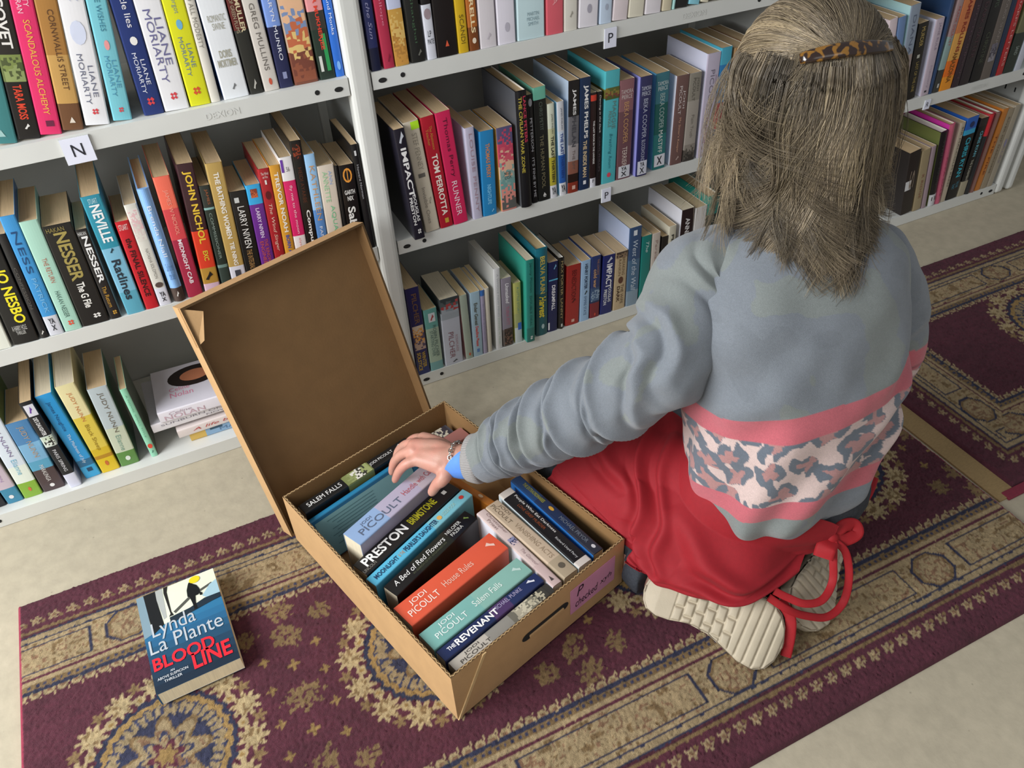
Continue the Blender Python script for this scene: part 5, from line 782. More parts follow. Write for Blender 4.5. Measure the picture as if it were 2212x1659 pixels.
# left hand: palm, four bent fingers over the far side of the book, thumb on the near side
kn_i, kn_m, kn_r, kn_p = Px(906, 992, .199), Px(893, 973, .205), Px(899, 957, .202), Px(915, 947, .192)
B.limb([WR, Px(955, 990, .202), (kn_i+kn_m)/2+[.004, 0, -.004]], [.0215, .0205, .0155], 4); B.limb([WR, Px(945, 972, .202), (kn_m+kn_r)/2], [.020, .0195, .0145], 4); B.limb([WR, Px(950, 964, .196), kn_p], [.018, .0165, .012], 4)
B.limb([Px(950, 1002, .197), kn_i], [.019, .0135], 4)
B.limb([kn_i, Px(878, 1002, .193), Px(862, 1018, .176), Px(853, 1037, .154)], [.0108, .0092, .0082, .0064], 4, 12)
B.limb([kn_m, Px(868, 982, .190), Px(852, 998, .170), Px(846, 1020, .146)], [.0108, .0094, .0084, .0066], 4, 12)
B.limb([kn_r, Px(876, 961, .188), Px(860, 976, .166), Px(853, 1000, .144)], [.0104, .0090, .0080, .0063], 4, 12)
B.limb([kn_p, Px(896, 947, .176), Px(882, 957, .156), Px(874, 976, .138)], [.0100, .0086, .0078, .0064], 4, 12)
B.limb([Px(968, 1010, .196), Px(956, 1036, .186), Px(944, 1046, .172), Px(933, 1063, .154)], [.0155, .0118, .0102, .0082], 4, 12)
# right hand, resting out of sight in front of her
RW = np.array([.47, -.40, .235]); B.limb([RW, RW+[-.05, .05, -.01]], [.022, .024], 4)
for i, (dx, dz) in enumerate(((-.0, .012), (-.012, .006), (-.022, -.003), (-.030, -.014))): B.limb([RW+[-.05+dx*.4, .06+dx*.2, dz], RW+[-.085+dx*.3, .085+dx, dz-.01], RW+[-.10+dx*.3, .088+dx, dz-.035]], [.010, .009, .0075], 4, 12)
B.limb([RW+[-.02, .03, .016], RW+[-.05, .035, .034], RW+[-.075, .052, .036]], [.012, .0105, .009], 4, 12)
bo_ = B.remeshed('body', .0030, .5, skin, 3); Vb_ = np.empty(len(bo_.data.vertices)*3, np.float32); bo_.data.vertices.foreach_get('co', Vb_); Vb_ = Vb_.reshape(-1, 3).astype(float); q_ = Vb_-BO; lx_, ly_ = q_@bu, q_@bv
k_ = (Vb_[:, 2] < BO[2]+BH+.004) & (ly_ > -.01) & (ly_ < BL+.005) & (lx_ > .27) & (lx_ < BWd+.002); Vb_[k_] += np.outer(BWd+.002-lx_[k_], bu); Vb_[:, 2] = np.maximum(Vb_[:, 2], RUGZ+.003); bo_.data.vertices.foreach_set('co', Vb_.astype(np.float32).ravel()); bo_.data.update()
body = own(bo_)
for sg in (-1, 1):
    e = Blob(); e.ball(hd(sg*.032, .0795, .012), (.0125, .0125, .0125), [RH, FH3, UH]); eo = own(np_mesh('eye', np.concatenate(e.V), np.concatenate([f for f in e.F]), mat('eye_white', 'E6E2DC', .2, .01)))
def oriented(V, Q): return V, Q

# ---- sweatshirt: back and chest in rings, sleeves in rings
knit = mat('jersey_knit', None, .92, .10, 700., .45, 1500., attr='pattern', sheen=.25)
def sq_ring(c, a, b, yaw, pitch, n=220, ex=2.4, th0=0.):
    A = U(yaw); Fd = np.array([-A[1], A[0], 0])*math.cos(pitch)-ZV*math.sin(pitch)
    th = np.linspace(0, 2*math.pi, n, endpoint=False)+th0; ct, st = np.cos(th), np.sin(th)
    return np.array(c)+np.outer(np.sign(ct)*np.abs(ct)**(2/ex)*a, A)+np.outer(np.sign(st)*np.abs(st)**(2/ex)*b, Fd)
TOR = [  # centre, half width, half depth, yaw of the shoulder axis, forward pitch
 ((.375, -.728, .178), .112, .092, 12, .10), ((.378, -.726, .20), .130, .104, 12, .12), ((.385, -.718, .255), .152, .120, 11, .15), ((.400, -.702, .335), .166, .128, 7, .18),
 ((.404, -.682, .42), .172, .124, 2, .22), ((.408, -.657, .50), .170, .116, -6, .26), ((.413, -.640, .553), .158, .102, -12, .30), ((.420, -.628, .590), .122, .084, -16, .34), ((.425, -.618, .614), .082, .070, -18, .36), ((.426, -.613, .628), .064, .062, -18, .36)]
def torso():
    P = np.array([[*c, a, b, math.radians(y), p] for c, a, b, y, p in TOR]); D = catmull(P, 430); D = D[::-1]     # neck first
    R = np.array([sq_ring(d[:3], d[3], d[4], d[5], d[6], 500) for d in D]); return R, D
R, D = torso(); nr, nk, _ = R.shape
cen = R.mean(1, keepdims=True); out = R-cen; out /= np.linalg.norm(out, axis=2, keepdims=True)
th = np.linspace(0, 2*math.pi, nk, endpoint=False)[None, :]; tv = np.linspace(0, 1, nr)[:, None]           # th: 0 = her right, pi = left, 3pi/2 = back
seg = np.linalg.norm(np.diff(cen[:, 0], axis=0), axis=1); arc = np.r_[0, np.cumsum(seg)]; sv = arc[:, None]/arc[-1]
flat = R.reshape(-1, 3)
drape = .0060*np.sin(th*9+sv*7+1.2*np.sin(sv*9))*np.clip((sv-.35)*2, 0, 1)*np.clip(1.2-sv*.2, 0, 1)+.0045*vnoise(flat*np.array([14, 14, 9]), 31).reshape(nr, nk)+.003*vnoise(flat*26, 32).reshape(nr, nk)
back = np.exp(-((th-4.45)/.55)**2); right = np.exp(-((th-5.4)/.5)**2); left = np.exp(-((th-3.75)/.45)**2)
drape += right*.010*np.sin((sv*3.2+th*1.6)*6.0)*np.clip((sv-.25)*2, 0, 1)+.006*left*np.sin(sv*38+th*4)*np.exp(-((sv-.5)/.18)**2)
drape += .009*right*np.sin(sv*46+th*7)*np.exp(-((sv-.68)/.16)**2)+.005*np.sin(th*7+sv*26)*np.exp(-((sv-.70)/.15)**2)*np.exp(-((th-4.9)/.7)**2)
drape += .008*np.exp(-((sv-.93)/.05)**2)*(1+.5*np.sin(th*13))
R = R+out*drape[..., None]
# colours: camouflage yoke, pink stripe, leopard band, pink stripe, grey hem
GREY, GRN, PINK, BLSH, ROS, ROSI = [np.array(lin(c)) for c in ('777D84', '7C8280', 'BE606A', 'CDB6B0', '636B76', 'AC7F7C')]
rr = R.reshape(-1, 3); S0, S1, S2, S3 = .515, .585, .80, .865
wob = .006*vnoise(rr*9, 40).reshape(nr, nk); sc = sv+wob+0*th; arclen = arc[-1]
ucoord = (th*.142+0*sv); vcoord = sv*arclen+0*th
C = np.tile(GREY, (nr, nk, 1)); camo = vnoise(np.c_[ucoord.ravel()*17, vcoord.ravel()*21, 0*ucoord.ravel()], 50).reshape(nr, nk)+.35*vnoise(np.c_[ucoord.ravel()*45, vcoord.ravel()*45, 0*ucoord.ravel()], 51).reshape(nr, nk)
C[camo > .22] = GRN; C[camo < -.55] = GREY*.93
C[(sc > S0) & (sc < S1)] = PINK; C[(sc > S2) & (sc < S3)] = PINK
bandm = (sc >= S1) & (sc <= S2); C[bandm] = BLSH
us, vs = ucoord.ravel()+.004*vnoise(rr*60, 61), vcoord.ravel()+.004*vnoise(rr*60, 62); bm = bandm.ravel(); Cf = C.reshape(-1, 3)
r3 = random.Random(5); pts = []
for _ in range(4000):
    q = (r3.uniform(0, .142*6.2832), r3.uniform(S1*arclen-.012, S2*arclen+.012))
    if all((abs(q[0]-p[0])/1.25)**2+(q[1]-p[1])**2 > .0325**2 for p in pts): pts.append(q)
for i, (pu, pv) in enumerate(pts):
    a = r3.uniform(-.9, .9); ca, sa = math.cos(a), math.sin(a); du, dv = us-pu, vs-pv; x, y = (du*ca+dv*sa), (-du*sa+dv*ca); el = r3.uniform(1.15, 1.8); rad = r3.uniform(.0150, .0200)
    d = np.hypot(x/el, y)/rad; an = np.arctan2(y, x); gap = r3.uniform(0, 6.28); edge = 1+.13*np.sin(3*an+i)+.10*np.sin(5*an+2*i)
    m = bm & (d < edge); Cf[m] = ROS; m2 = bm & (d < edge*.50) & (np.cos(an-gap) > -.7); Cf[m2] = ROSI; m3 = bm & (d < edge*.97) & (np.cos(an-gap) > .88) & (d > .35); Cf[m3] = ROSI
    m4 = bm & (d < edge) & (np.cos(an-gap-2.4) > .965) & (d > .45); Cf[m4] = BLSH
C = Cf.reshape(nr, nk, 3); heather = 1+.05*vnoise(rr*900, 70).reshape(nr, nk)+.03*vnoise(rr*300, 71).reshape(nr, nk); C = C*heather[..., None]
TV, TQ = ring_loft(R); parts = [(TV, TQ, C.reshape(-1, 3))]
inner = (cen+(R-cen)*.985)[::-4, ::4]; IV, IQ = ring_loft(inner); parts.append((IV, IQ, np.tile(GREY*.8, (len(IV), 1))))
def sleeve(pts, rad, n=260, k=120, folds=(), seedo=0, cam=True, band=False, cap_in=True):
    pts = np.array(pts, float); m = len(pts); Cc = catmull(pts, n); r = np.interp(np.linspace(0, m-1, n), np.arange(m), rad); T = np.gradient(Cc, axis=0); T /= np.linalg.norm(T, axis=1)[:, None]
    L = np.r_[0, np.cumsum(np.linalg.norm(np.diff(Cc, axis=0), axis=1))]; s = L/L[-1]
    th = np.linspace(0, 2*math.pi, k, endpoint=False); a = np.cross(T, ZV); a /= np.linalg.norm(a, axis=1)[:, None]; b = np.cross(a, T)
    h = np.zeros((n, k))
    for (s0, wd, amp, tilt, ph, wid) in folds:        # one soft crease: centre along the sleeve, width, height, slant, angle it is strongest at, angular reach
        d = (s[:, None]-s0-tilt*np.sin(th[None, :]-ph)-.012*vnoise(np.c_[np.repeat(s*9, k), np.tile(np.cos(th)*2, n), np.tile(np.sin(th)*2, n)], int(s0*100)+seedo).reshape(n, k))/wd
        h += amp*1.25*(np.exp(-np.abs(d)**1.5)-.95*np.exp(-(np.abs((d-1.2)/.62))**1.6))*(.25+.75*np.exp(-((np.mod(th[None, :]-ph+math.pi, 2*math.pi)-math.pi)/wid)**2))
    P = Cc[:, None, :]+(np.cos(th)[None, :, None]*a[:, None, :]+np.sin(th)[None, :, None]*b[:, None, :])*(r[:, None, None]+h[..., None])
    h2 = .0022*vnoise(P.reshape(-1, 3)*38, 80+seedo).reshape(n, k); P = P+(np.cos(th)[None, :, None]*a[:, None, :]+np.sin(th)[None, :, None]*b[:, None, :])*h2[..., None]
    V, Q = ring_loft(P); q = P.reshape(-1, 3); Cc2 = np.tile(GREY, (len(q), 1)); cm = vnoise(q*19, 90)+.35*vnoise(q*45, 91); Cc2[cm > .2] = GRN; Cc2[cm < -.55] = GREY*.93
    return V, Q, Cc2*(1+.05*vnoise(q*900, 72))[:, None], P
SL = [(.345, -.625, .545), SHL+[-.002, -.006, -.004], *SLX, CUFF]
UPA = math.pi/2
folds = [(.10, .030, .004, .05, 2.2, 1.2), (.20, .028, .006, .06, 2.6, 1.0), (.30, .022, .010, .07, 1.9, 1.1), (.385, .020, .011, .08, 2.3, 1.1), (.46, .018, .013, .075, 1.7, 1.2), (.53, .016, .010, .06, 2.5, 1.2), (.60, .017, .013, .07, 1.6, 1.3), (.665, .014, .010, .05, 2.2, 1.4), (.72, .014, .012, .055, 1.5, 1.4), (.775, .012, .011, .045, 2.0, 1.5), (.825, .011, .010, .04, 1.6, 1.5), (.87, .010, .009, .03, 2.1, 1.5), (.915, .010, .006, .02, 1.5, 1.5),
         (.34, .03, .008, -.05, 4.6, 1.0), (.50, .025, .009, -.05, 4.4, 1.0), (.63, .02, .009, -.04, 4.6, 1.0), (.76, .018, .008, -.03, 4.5, 1.0)]
V, Q, Cs, SP = sleeve(SL, [.052, .066, .066, .060, .054, .048, .0415], 300, 150, folds); parts.append((V, Q, Cs))
rsl = [(.485, -.650, .540), SHR+[0, 0, -.006], (.566, -.700, .45), (.572, -.700, .345), (.555, -.57, .265), (.50, -.43, .238)]
V, Q, Cr, RP = sleeve(rsl, [.050, .056, .053, .052, .046, .036], 200, 100, [(.3, .03, .008, .05, 3.5, 1.2), (.45, .02, .012, .06, 4.2, 1.3), (.55, .02, .010, .05, 3.8, 1.3), (.7, .02, .008, .04, 2., 1.4)], 5)
zz = V[:, 2]; rb = (zz < .415) & (zz > .375); Cr[rb] = PINK; lb = zz <= .375; Cr[lb] = BLSH; cm = vnoise(V*np.array([60, 60, 90]), 95); Cr[lb & (cm > .05)] = ROS; Cr[lb & (cm > .05) & (cm < .18)] = ROSI
parts.append((V, Q, Cr))
def joined(name, parts, m):
    o = 0; VV = []; QQ = []; CC = []
    for v, q, c in parts: VV.append(v); QQ.append(q+o); CC.append(c); o += len(v)
    return np_mesh(name, np.concatenate(VV), np.concatenate(QQ), m, None, True, np.concatenate(CC))
shirt = own(joined('sweatshirt', parts, knit))
def seam(ring, name):
    C_ = np.r_[ring, ring[:1]]; T_ = np.gradient(C_, axis=0); T_ /= np.linalg.norm(T_, axis=1)[:, None]; c_ = ring.mean(0); o_ = C_-c_; o_ /= np.linalg.norm(o_, axis=1)[:, None]; b_ = np.cross(T_, o_); q = np.linspace(0, 2*math.pi, 6, endpoint=False)
    V, Q = ring_loft(np.array([C_+o_*math.cos(a)*.0016+b_*math.sin(a)*.0022 for a in q]).transpose(1, 0, 2)); return own(np_mesh(name, V, Q, mat('seam_thread', '6C737B', .9, .05)), shirt)

rib = mat('ribbed_cuff', '94918F', .9, .05, 300., .3, 900.)
def ribbed(name, rings, nrib, amp, m):
    Rg = np.array(rings); c = Rg.mean(1, keepdims=True); o = Rg-c; o /= np.linalg.norm(o, axis=2, keepdims=True); k = Rg.shape[1]; w = amp*np.sin(np.linspace(0, 2*math.pi, k, endpoint=False)*nrib)
    V, Q = ring_loft(Rg+o*w[None, :, None]); return own(np_mesh(name, V, Q, m))
tdir = (WR-CUFF)/np.linalg.norm(WR-CUFF); a0 = np.cross(tdir, ZV); a0 /= np.linalg.norm(a0); b0 = np.cross(a0, tdir); th2 = np.linspace(0, 2*math.pi, 240, endpoint=False)
cring = lambda d, r, tilt=0.: CUFF+tdir*d+np.outer(np.cos(th2)*r, a0)+np.outer(np.sin(th2)*r, b0)+np.outer(tilt*np.sin(th2), tdir)
ribbed('ribbed_cuff', [cring(-.004, .0375), cring(-.002, .0415), cring(.004, .0425), cring(.012, .0415), cring(.020, .0395), cring(.0225, .0375), cring(.021, .035), cring(.008, .035)], 60, .0006, rib)
# blue shirt cuff showing below the rib: long on the near side
bl = []
for d, r in ((.012, .0345), (.022, .0365), (.034, .036), (.046, .034)):
    ww = np.clip(np.cos(th2-3.45), -.15, 1); ww = .12+.95*np.clip(ww, 0, 1); bl.append(CUFF+np.outer(.012+(d-.012)*ww*1.25, tdir)+np.outer(np.cos(th2)*r, a0)+np.outer(np.sin(th2)*r, b0))
V, Q = ring_loft(np.array(bl)); own(np_mesh('blue_shirt_cuff', V, Q, mat('blue_cotton', '5B8EE0', .75, .04, 120., .2, 900.)))
nc = lambda d, r: NECK+np.array([0, .006, .012])+np.array([0, .25, .95])*d+np.outer(np.cos(th2)*r*1.05, U(math.radians(-18)))+np.outer(np.sin(th2)*r*.95, np.array([.30, .90, -.33]))
ribbed('ribbed_collar', [nc(-.016, .068), nc(-.008, .068), nc(.004, .064), nc(.014, .060), nc(.016, .056), nc(.010, .054)], 70, .0005, mat('ribbed_collar', '8C8684', .9, .05, 300., .3, 900.))
# ---- jeans, apron, shoes, ribbons
J = Blob()
J.limb([(.335, -.70, .175), (.435, -.725, .175)], [.112, .112], 4)
for hip, kn, an in (((.310, -.695, .165), (.148, -.385, .100), (.170, -.672, .068)), ((.455, -.735, .165), (.47, -.345, .100), (.47, -.690, .066))):
    J.limb([hip, kn], [.090, .064], 6); J.limb([kn, an, np.array(an)+[0, -.022, -.003]], [.060, .049, .047], 6)
denim = mat('dark_denim', '34383F', .9, .22, 260., .4, 900.)
def clear_box(o, off):      # cloth and leg rest against the carton, never in it
    V = np.empty(len(o.data.vertices)*3, np.float32); o.data.vertices.foreach_get('co', V); V = V.reshape(-1, 3).astype(float); q = V-BO; lx_, ly_ = q@bu, q@bv
    k = (V[:, 2] < BO[2]+BH+.004) & (ly_ > -.01) & (ly_ < BL+.005) & (lx_ > .27) & (lx_ < BWd+off); V[k] += np.outer(BWd+off-lx_[k], bu); V[:, 2] = np.maximum(V[:, 2], RUGZ+.0035); o.data.vertices.foreach_set('co', V.astype(np.float32).ravel()); o.data.update(); return o
jeans = own(clear_box(J.remeshed('jeans', .006, .5, denim, 3), .0032))
CAPS = [((.310, -.695, .165), (.148, -.385, .100), .098, .073), ((.148, -.385, .100), (.170, -.672, .068), .070, .060), ((.335, -.70, .175), (.435, -.725, .175), .120, .120)]
def push_out(P, extra=0.):
    for a, b, r0, r1 in CAPS:
        a, b = np.array(a), np.array(b); ab = b-a; t = np.clip(((P-a)@ab)/(ab@ab), 0, 1); c = a+t[:, None]*ab; v = P-c; d = np.linalg.norm(v, axis=1)+1e-9; r = r0+(r1-r0)*t+extra
        k = d < r; P[k] = c[k]+v[k]/d[k][:, None]*r[k][:, None]
    return P
AP = [[(1250, 925, .215), (1350, 900, .232), (1440, 884, .245), (1520, 950, .252), (1600, 1030, .245), (1680, 1090, .225), (1770, 1085, .185)],
      [(1222, 970, .178), (1310, 975, .205), (1400, 985, .222), (1480, 1050, .225), (1570, 1120, .212), (1665, 1165, .188), (1768, 1125, .165)],
      [(1205, 1003, .148), (1282, 1055, .160), (1372, 1105, .172), (1455, 1160, .178), (1555, 1210, .170), (1655, 1232, .155), (1760, 1150, .148)],
      [(1196, 1022, .130), (1266, 1095, .120), (1345, 1165, .122), (1425, 1230, .128), (1520, 1272, .130), (1625, 1282, .128), (1742, 1188, .138)],
      [(1192, 1032, .120), (1262, 1114, .104), (1342, 1190, .100), (1412, 1252, .104), (1505, 1292, .112), (1612, 1302, .116), (1725, 1232, .128)],
      [(1200, 1036, .108), (1270, 1116, .090), (1350, 1192, .088), (1418, 1252, .092), (1510, 1290, .102), (1612, 1296, .108), (1722, 1230, .118)]]
G = np.array([[Px(*q) for q in r] for r in AP]); ncol, nrow = 260, 150
G = np.array([catmull(r, ncol) for r in G]); G = np.array([catmull(G[:, j], nrow) for j in range(ncol)]).transpose(1, 0, 2)
sh = G.shape; Pf = push_out(G.reshape(-1, 3).copy(), .004); G = Pf.reshape(sh)
du = np.gradient(G, axis=1); dv = np.gradient(G, axis=0); N = np.cross(du, dv); N /= np.linalg.norm(N, axis=2, keepdims=True)+1e-12
if N[nrow//2, ncol//2]@(CAM-G[nrow//2, ncol//2]) < 0: N = -N
iu, iv = np.meshgrid(np.linspace(0, 1, ncol), np.linspace(0, 1, nrow))
def crease(u0, v0, u1, v1, w, amp):     # soft fold running between two places of the cloth
    d = np.array([u1-u0, v1-v0]); L = np.hypot(*d); d = d/L; a = (iu-u0)*d[0]+(iv-v0)*d[1]; b = -(iu-u0)*d[1]+(iv-v0)*d[0]+.012*np.sin(a*22); f = np.clip(a/L, 0, 1); t = np.sin(np.pi*np.clip(a/L, 0, 1))**.6*((a > 0) & (a < L))
    return amp*t*(np.exp(-(b/w)**2)-.75*np.exp(-((b-1.5*w)/w)**2))
fold = crease(.28, .02, .40, .62, .022, .016)+crease(.38, .02, .52, .75, .025, .012)+crease(.47, .3, .85, .62, .05, .010)+crease(.05, .12, .30, .34, .03, .012)+crease(.55, .5, .95, .52, .05, .007)+crease(.10, .45, .5, .85, .06, .006)+crease(.36, .45, .55, .92, .035, .008)+crease(.6, .62, .98, .86, .07, .006)
fold += .003*vnoise(np.c_[iu.ravel()*9, iv.ravel()*6, 0*iu.ravel()], 200).reshape(iu.shape)
G = G+N*fold[..., None]; G = push_out(G.reshape(-1, 3).copy(), .002).reshape(sh)
def off_box(P):
    q = P-BO; lx_, ly_ = q@bu, q@bv; k = (P[:, 2] < BO[2]+BH+.022) & (ly_ > -.02) & (ly_ < BL+.02) & (lx_ < BWd+.0045); P[k] += np.outer(BWd+.0045-lx_[k], bu); return P
G = off_box(G.reshape(-1, 3)).reshape(sh)
hem_r = np.exp(-((iv-.86)/.006)**2)*-.0006; G = G+N*hem_r[..., None]
Gi = G-N*.0016; idx = np.arange(nrow*ncol).reshape(nrow, ncol); n0 = nrow*ncol
Qo = np.stack([idx[:-1, :-1], idx[:-1, 1:], idx[1:, 1:], idx[1:, :-1]], -1).reshape(-1, 4); rimi = np.r_[idx[0, :], idx[1:, -1], idx[-1, -2::-1], idx[-2:0:-1, 0]]; rimn = np.roll(rimi, -1)
Qr = np.stack([rimi, rimn, rimn+n0, rimi+n0], -1)
redcloth = mat('red_apron_cloth', '900818', .78, .05, 140., .12, 1300., sheen=.02)
apron = own(np_mesh('apron', np.r_[G.reshape(-1, 3), Gi.reshape(-1, 3)], np.r_[Qo, Qo[:, ::-1]+n0, Qr], redcloth))
def ribbon(name, pts, w, m, parent, nrm=None, n=60, taper=False, twist=0.):
    C = catmull(np.array(pts, float), n); T = np.gradient(C, axis=0); T /= np.linalg.norm(T, axis=1)[:, None]
    v = (CAM-C); v /= np.linalg.norm(v, axis=1)[:, None]; v = v if nrm is None else np.tile(np.array(nrm, float), (n, 1))
    S_ = np.cross(T, v); S_ /= np.linalg.norm(S_, axis=1)[:, None]; Nn = np.cross(S_, T); a = twist*np.linspace(-1, 1, n)[:, None]; S2_ = S_*np.cos(a)+Nn*np.sin(a); N2 = np.cross(S2_, T)
    ww = np.full(n, w/2); 
    if taper: ww = ww*np.interp(np.linspace(0, 1, n), [0, .12, 1], [.35, 1, 1])
    rows = []
    for k in np.linspace(-1, 1, 7): rows.append(C+S2_*(ww*k)[:, None]+N2*(.0012*(1-k*k))+N2*.0009)
    for k in np.linspace(1, -1, 7): rows.append(C+S2_*(ww*k)[:, None]+N2*(.0012*(1-k*k))-N2*.0009)
    R_ = np.array(rows).transpose(1, 0, 2); V, Q = ring_loft(R_); k = R_.shape[1]; m0 = len(V)
    Q = np.r_[Q, [[j, j+1, k-2-j, k-1-j] for j in range(6)], [[m0-k+j+1, m0-k+j, m0-1-j, m0-2-j] for j in range(6)]]
    return own(np_mesh(name, V, Q, m), parent)
rbm = mat('red_tie_tape', '9C0A16', .72, .05, 160., .15, 1200.)
ribbon('apron_tie', [Px(1738, 1172, .152), Px(1768, 1158, .158), Px(1792, 1160, .162)], .022, rbm, apron)
ribbon('apron_tie', [Px(1792, 1158, .160), Px(1830, 1110, .165), Px(1868, 1070, .170), Px(1884, 1030, .175)], .020, rbm, apron)
kb = Blob(); kb.ball(Px(1797, 1163, .165), (.011, .010, .012)); own(kb.remeshed('bow_knot', .002, .5, rbm, 3), apron)
ribbon('bow_loop', [Px(1795, 1160, .168), Px(1822, 1136, .180), Px(1845, 1134, .176), Px(1850, 1152, .166), Px(1825, 1166, .162), Px(1798, 1166, .164)], .020, rbm, apron, twist=.5)
ribbon('bow_loop', [Px(1797, 1163, .166), Px(1785, 1182, .165), Px(1778, 1205, .150)], .030, rbm, apron, taper=True)
ribbon('apron_tie', [Px(1800, 1168, .166), Px(1826, 1192, .150), Px(1834, 1245, .110), Px(1822, 1300, .070), Px(1788, 1332, .062), Px(1740, 1330, .078), Px(1700, 1316, .096), Px(1660, 1290, .112)], .012, rbm, apron, n=90)
ribbon('apron_tie', [Px(1800, 1168, .167), Px(1800, 1212, .140), Px(1798, 1258, .110), Px(1776, 1296, .100), Px(1738, 1304, .104), Px(1700, 1290, .112), Px(1672, 1276, .120)], .012, rbm, apron, n=80)
ribbon('apron_tie', [Px(1684, 1296, .094), Px(1706, 1330, .076), Px(1707, 1370, .052), Px(1697, 1418, .020)], .0165, rbm, apron)
# neck strap of the apron, under the hair
th3 = np.linspace(0, 2*math.pi, 120, endpoint=False); ns = lambda r, d: NECK+np.array([-.004, .010, .030])+np.outer(np.cos(th3)*r*1.02, U(math.radians(-18)))+np.outer(np.sin(th3)*r, np.array([.30, .90, -.40]))+np.array([0, .3, .9])*d
V, Q = ring_loft(np.array([ns(.066, -.010), ns(.068, 0), ns(.066, .010), ns(.062, .010), ns(.062, -.010), ns(.066, -.010)])); own(np_mesh('neck_strap', V, Q, redcloth), apron)
# ---- shoes: moulded soles turned up behind her
rub = mat('beige_rubber', 'B7AB94', .6, .07, 30., .1, 400.); upm = mat('grey_mesh_upper', '9A97A0', .85, .08, 500., .4, 1200.); stripem = mat('navy_trim', '3A4050', .7, .05)
def shoe(heel, toe, nrm, label, side=1):
    r = empty('shoe'); 
    d = toe-heel; L = np.linalg.norm(d); d = d/L; nrm = np.array(nrm, float); nrm = nrm-d*(nrm@d); nrm /= np.linalg.norm(nrm); w = np.cross(nrm, d)*side
    uu = np.array([0, .015, .05, .12, .22, .36, .50, .62, .74, .85, .93, .975, 1.]); hi = 1.13*np.array([.004, .016, .026, .032, .0335, .031, .033, .039, .046, .045, .036, .023, .004]); lo = 1.13*np.array([.004, .016, .026, .032, .033, .029, .032, .041, .049, .049, .040, .025, .004])
    nu, nw = 200, 80; u = np.linspace(0, 1, nu)**1.0; H_ = np.interp(u, uu, hi); L_ = np.interp(u, uu, lo); bend = .010*np.sin(u*math.pi)-.006*u
    v = np.linspace(-1, 1, nw); UU, VV = np.meshgrid(u, v, indexing='ij'); Y = np.where(VV > 0, VV*H_[:, None], VV*L_[:, None])+bend[:, None]
    # tread relief: smooth heel, staggered bricks in the middle, curved ribs to the toe
    e = np.minimum(1-np.abs(VV), 1)*.04; yb = Y-bend[:, None]; row_ = (UU-.22)/.0725; ri = np.floor(row_); fr = row_-ri; br = (yb+np.mod(ri, 2)*.012+.012)/.024; fb_ = br-np.floor(br)
    gr = lambda f, wd: np.exp(-(np.minimum(f, 1-f)/wd)**2)
    h = np.zeros_like(UU); mid = (UU > .22) & (UU < .655); g = np.maximum(gr(fr, .10), gr(fb_, .09)); h[mid] = (.0036*(1-g)+.0014*np.sin(np.pi*fr)*np.sin(np.pi*fb_))[mid]
    rib_ = (UU-.655-.35*yb)/.068+.0; fr2 = rib_-np.floor(rib_); g2 = gr(fr2, .09); fore = UU >= .655; h[fore] = (.0036*(1-g2)+.0008*np.sin(np.pi*fr2))[fore]; h[UU <= .22] = .0026
    h = h*np.clip((1-np.abs(VV))/.10, 0, 1)**.5+.0035*(VV**2)*0
    rocker = .010*np.clip((UU-.72)/.28, 0, 1)**2+.004*np.clip((.1-UU)/.1, 0, 1)
    top = heel+UU[..., None]*L*d+Y[..., None]*w+(h-rocker)[..., None]*nrm
    idx = np.arange(nu*nw).reshape(nu, nw); Qt = np.stack([idx[:-1, :-1], idx[1:, :-1], idx[1:, 1:], idx[:-1, 1:]], -1).reshape(-1, 4)
    rim = np.r_[idx[:, 0], idx[-1, 1:], idx[-2::-1, -1], idx[0, -2:0:-1]]; pr = top.reshape(-1, 3)[rim]; cen_ = (heel+toe)/2
    outw = pr-cen_; outw -= np.outer(outw@nrm, nrm); outw /= np.linalg.norm(outw, axis=1)[:, None]
    rings = [pr, pr+outw*.0022-nrm*.003, pr+outw*.0030-nrm*.010, pr+outw*.001-nrm*.019, pr-outw*.004-nrm*.022]
    nv = nu*nw; k = len(rim); Vs = [top.reshape(-1, 3)]+rings[1:]; Qs = [Qt]; pi = rim
    for q in range(4):
        ci = nv+q*k+np.arange(k); Qs.append(np.stack([pi, np.roll(pi, -1), np.roll(ci, -1), ci], -1)); pi = ci
    Vs = [np.c_[v_[:, :2], np.maximum(v_[:, 2], RUGZ+.0045)] for v_ in Vs]; so = own(np_mesh('sole', np.concatenate(Vs), np.concatenate(Qs), rub)); so.parent = r
    # upper: rounded volume under the sole
    R_ = []
    for t, hw, hh_ in ((.015, .014, .020), (.06, .026, .046), (.16, .032, .062), (.30, .033, .066), (.45, .035, .058), (.62, .040, .046), (.78, .042, .036), (.90, .034, .026), (.97, .020, .016)):
        a = np.linspace(0, 2*math.pi, 40, endpoint=False); c = heel+d*L*t+w*np.interp(t, u, bend)-nrm*(.017+hh_/2+np.interp(t, u, rocker[:, 0])); R_.append(c+np.outer(np.cos(a)*hw, w)+np.outer(np.sin(a)*hh_/2*1.05, nrm))
    R_ = catmull(np.array(R_).reshape(9, -1), 40).reshape(40, 40, 3); V, Q = ring_loft(R_); n_ = len(V); V = np.r_[V, [R_[0].mean(0)], [R_[-1].mean(0)]]; Q = np.r_[Q, [[n_, (j+1) % 40, j, j] for j in range(40)], [[n_+1, n_-40+j, n_-40+(j+1) % 40, n_-40+j] for j in range(0)]] if False else Q
    V[:, 2] = np.maximum(V[:, 2], RUGZ+.004); up = own(np_mesh('upper', V[:n_], Q, upm)); up.parent = r
    tp = own(ribbon_raw(heel+d*L*.10-nrm*.024+w*.034*side, heel+d*L*.10-nrm*.060+w*.030*side, d, .016)); tp.name = 'heel_tab'; tp.parent = r
    r.parent = person; return r
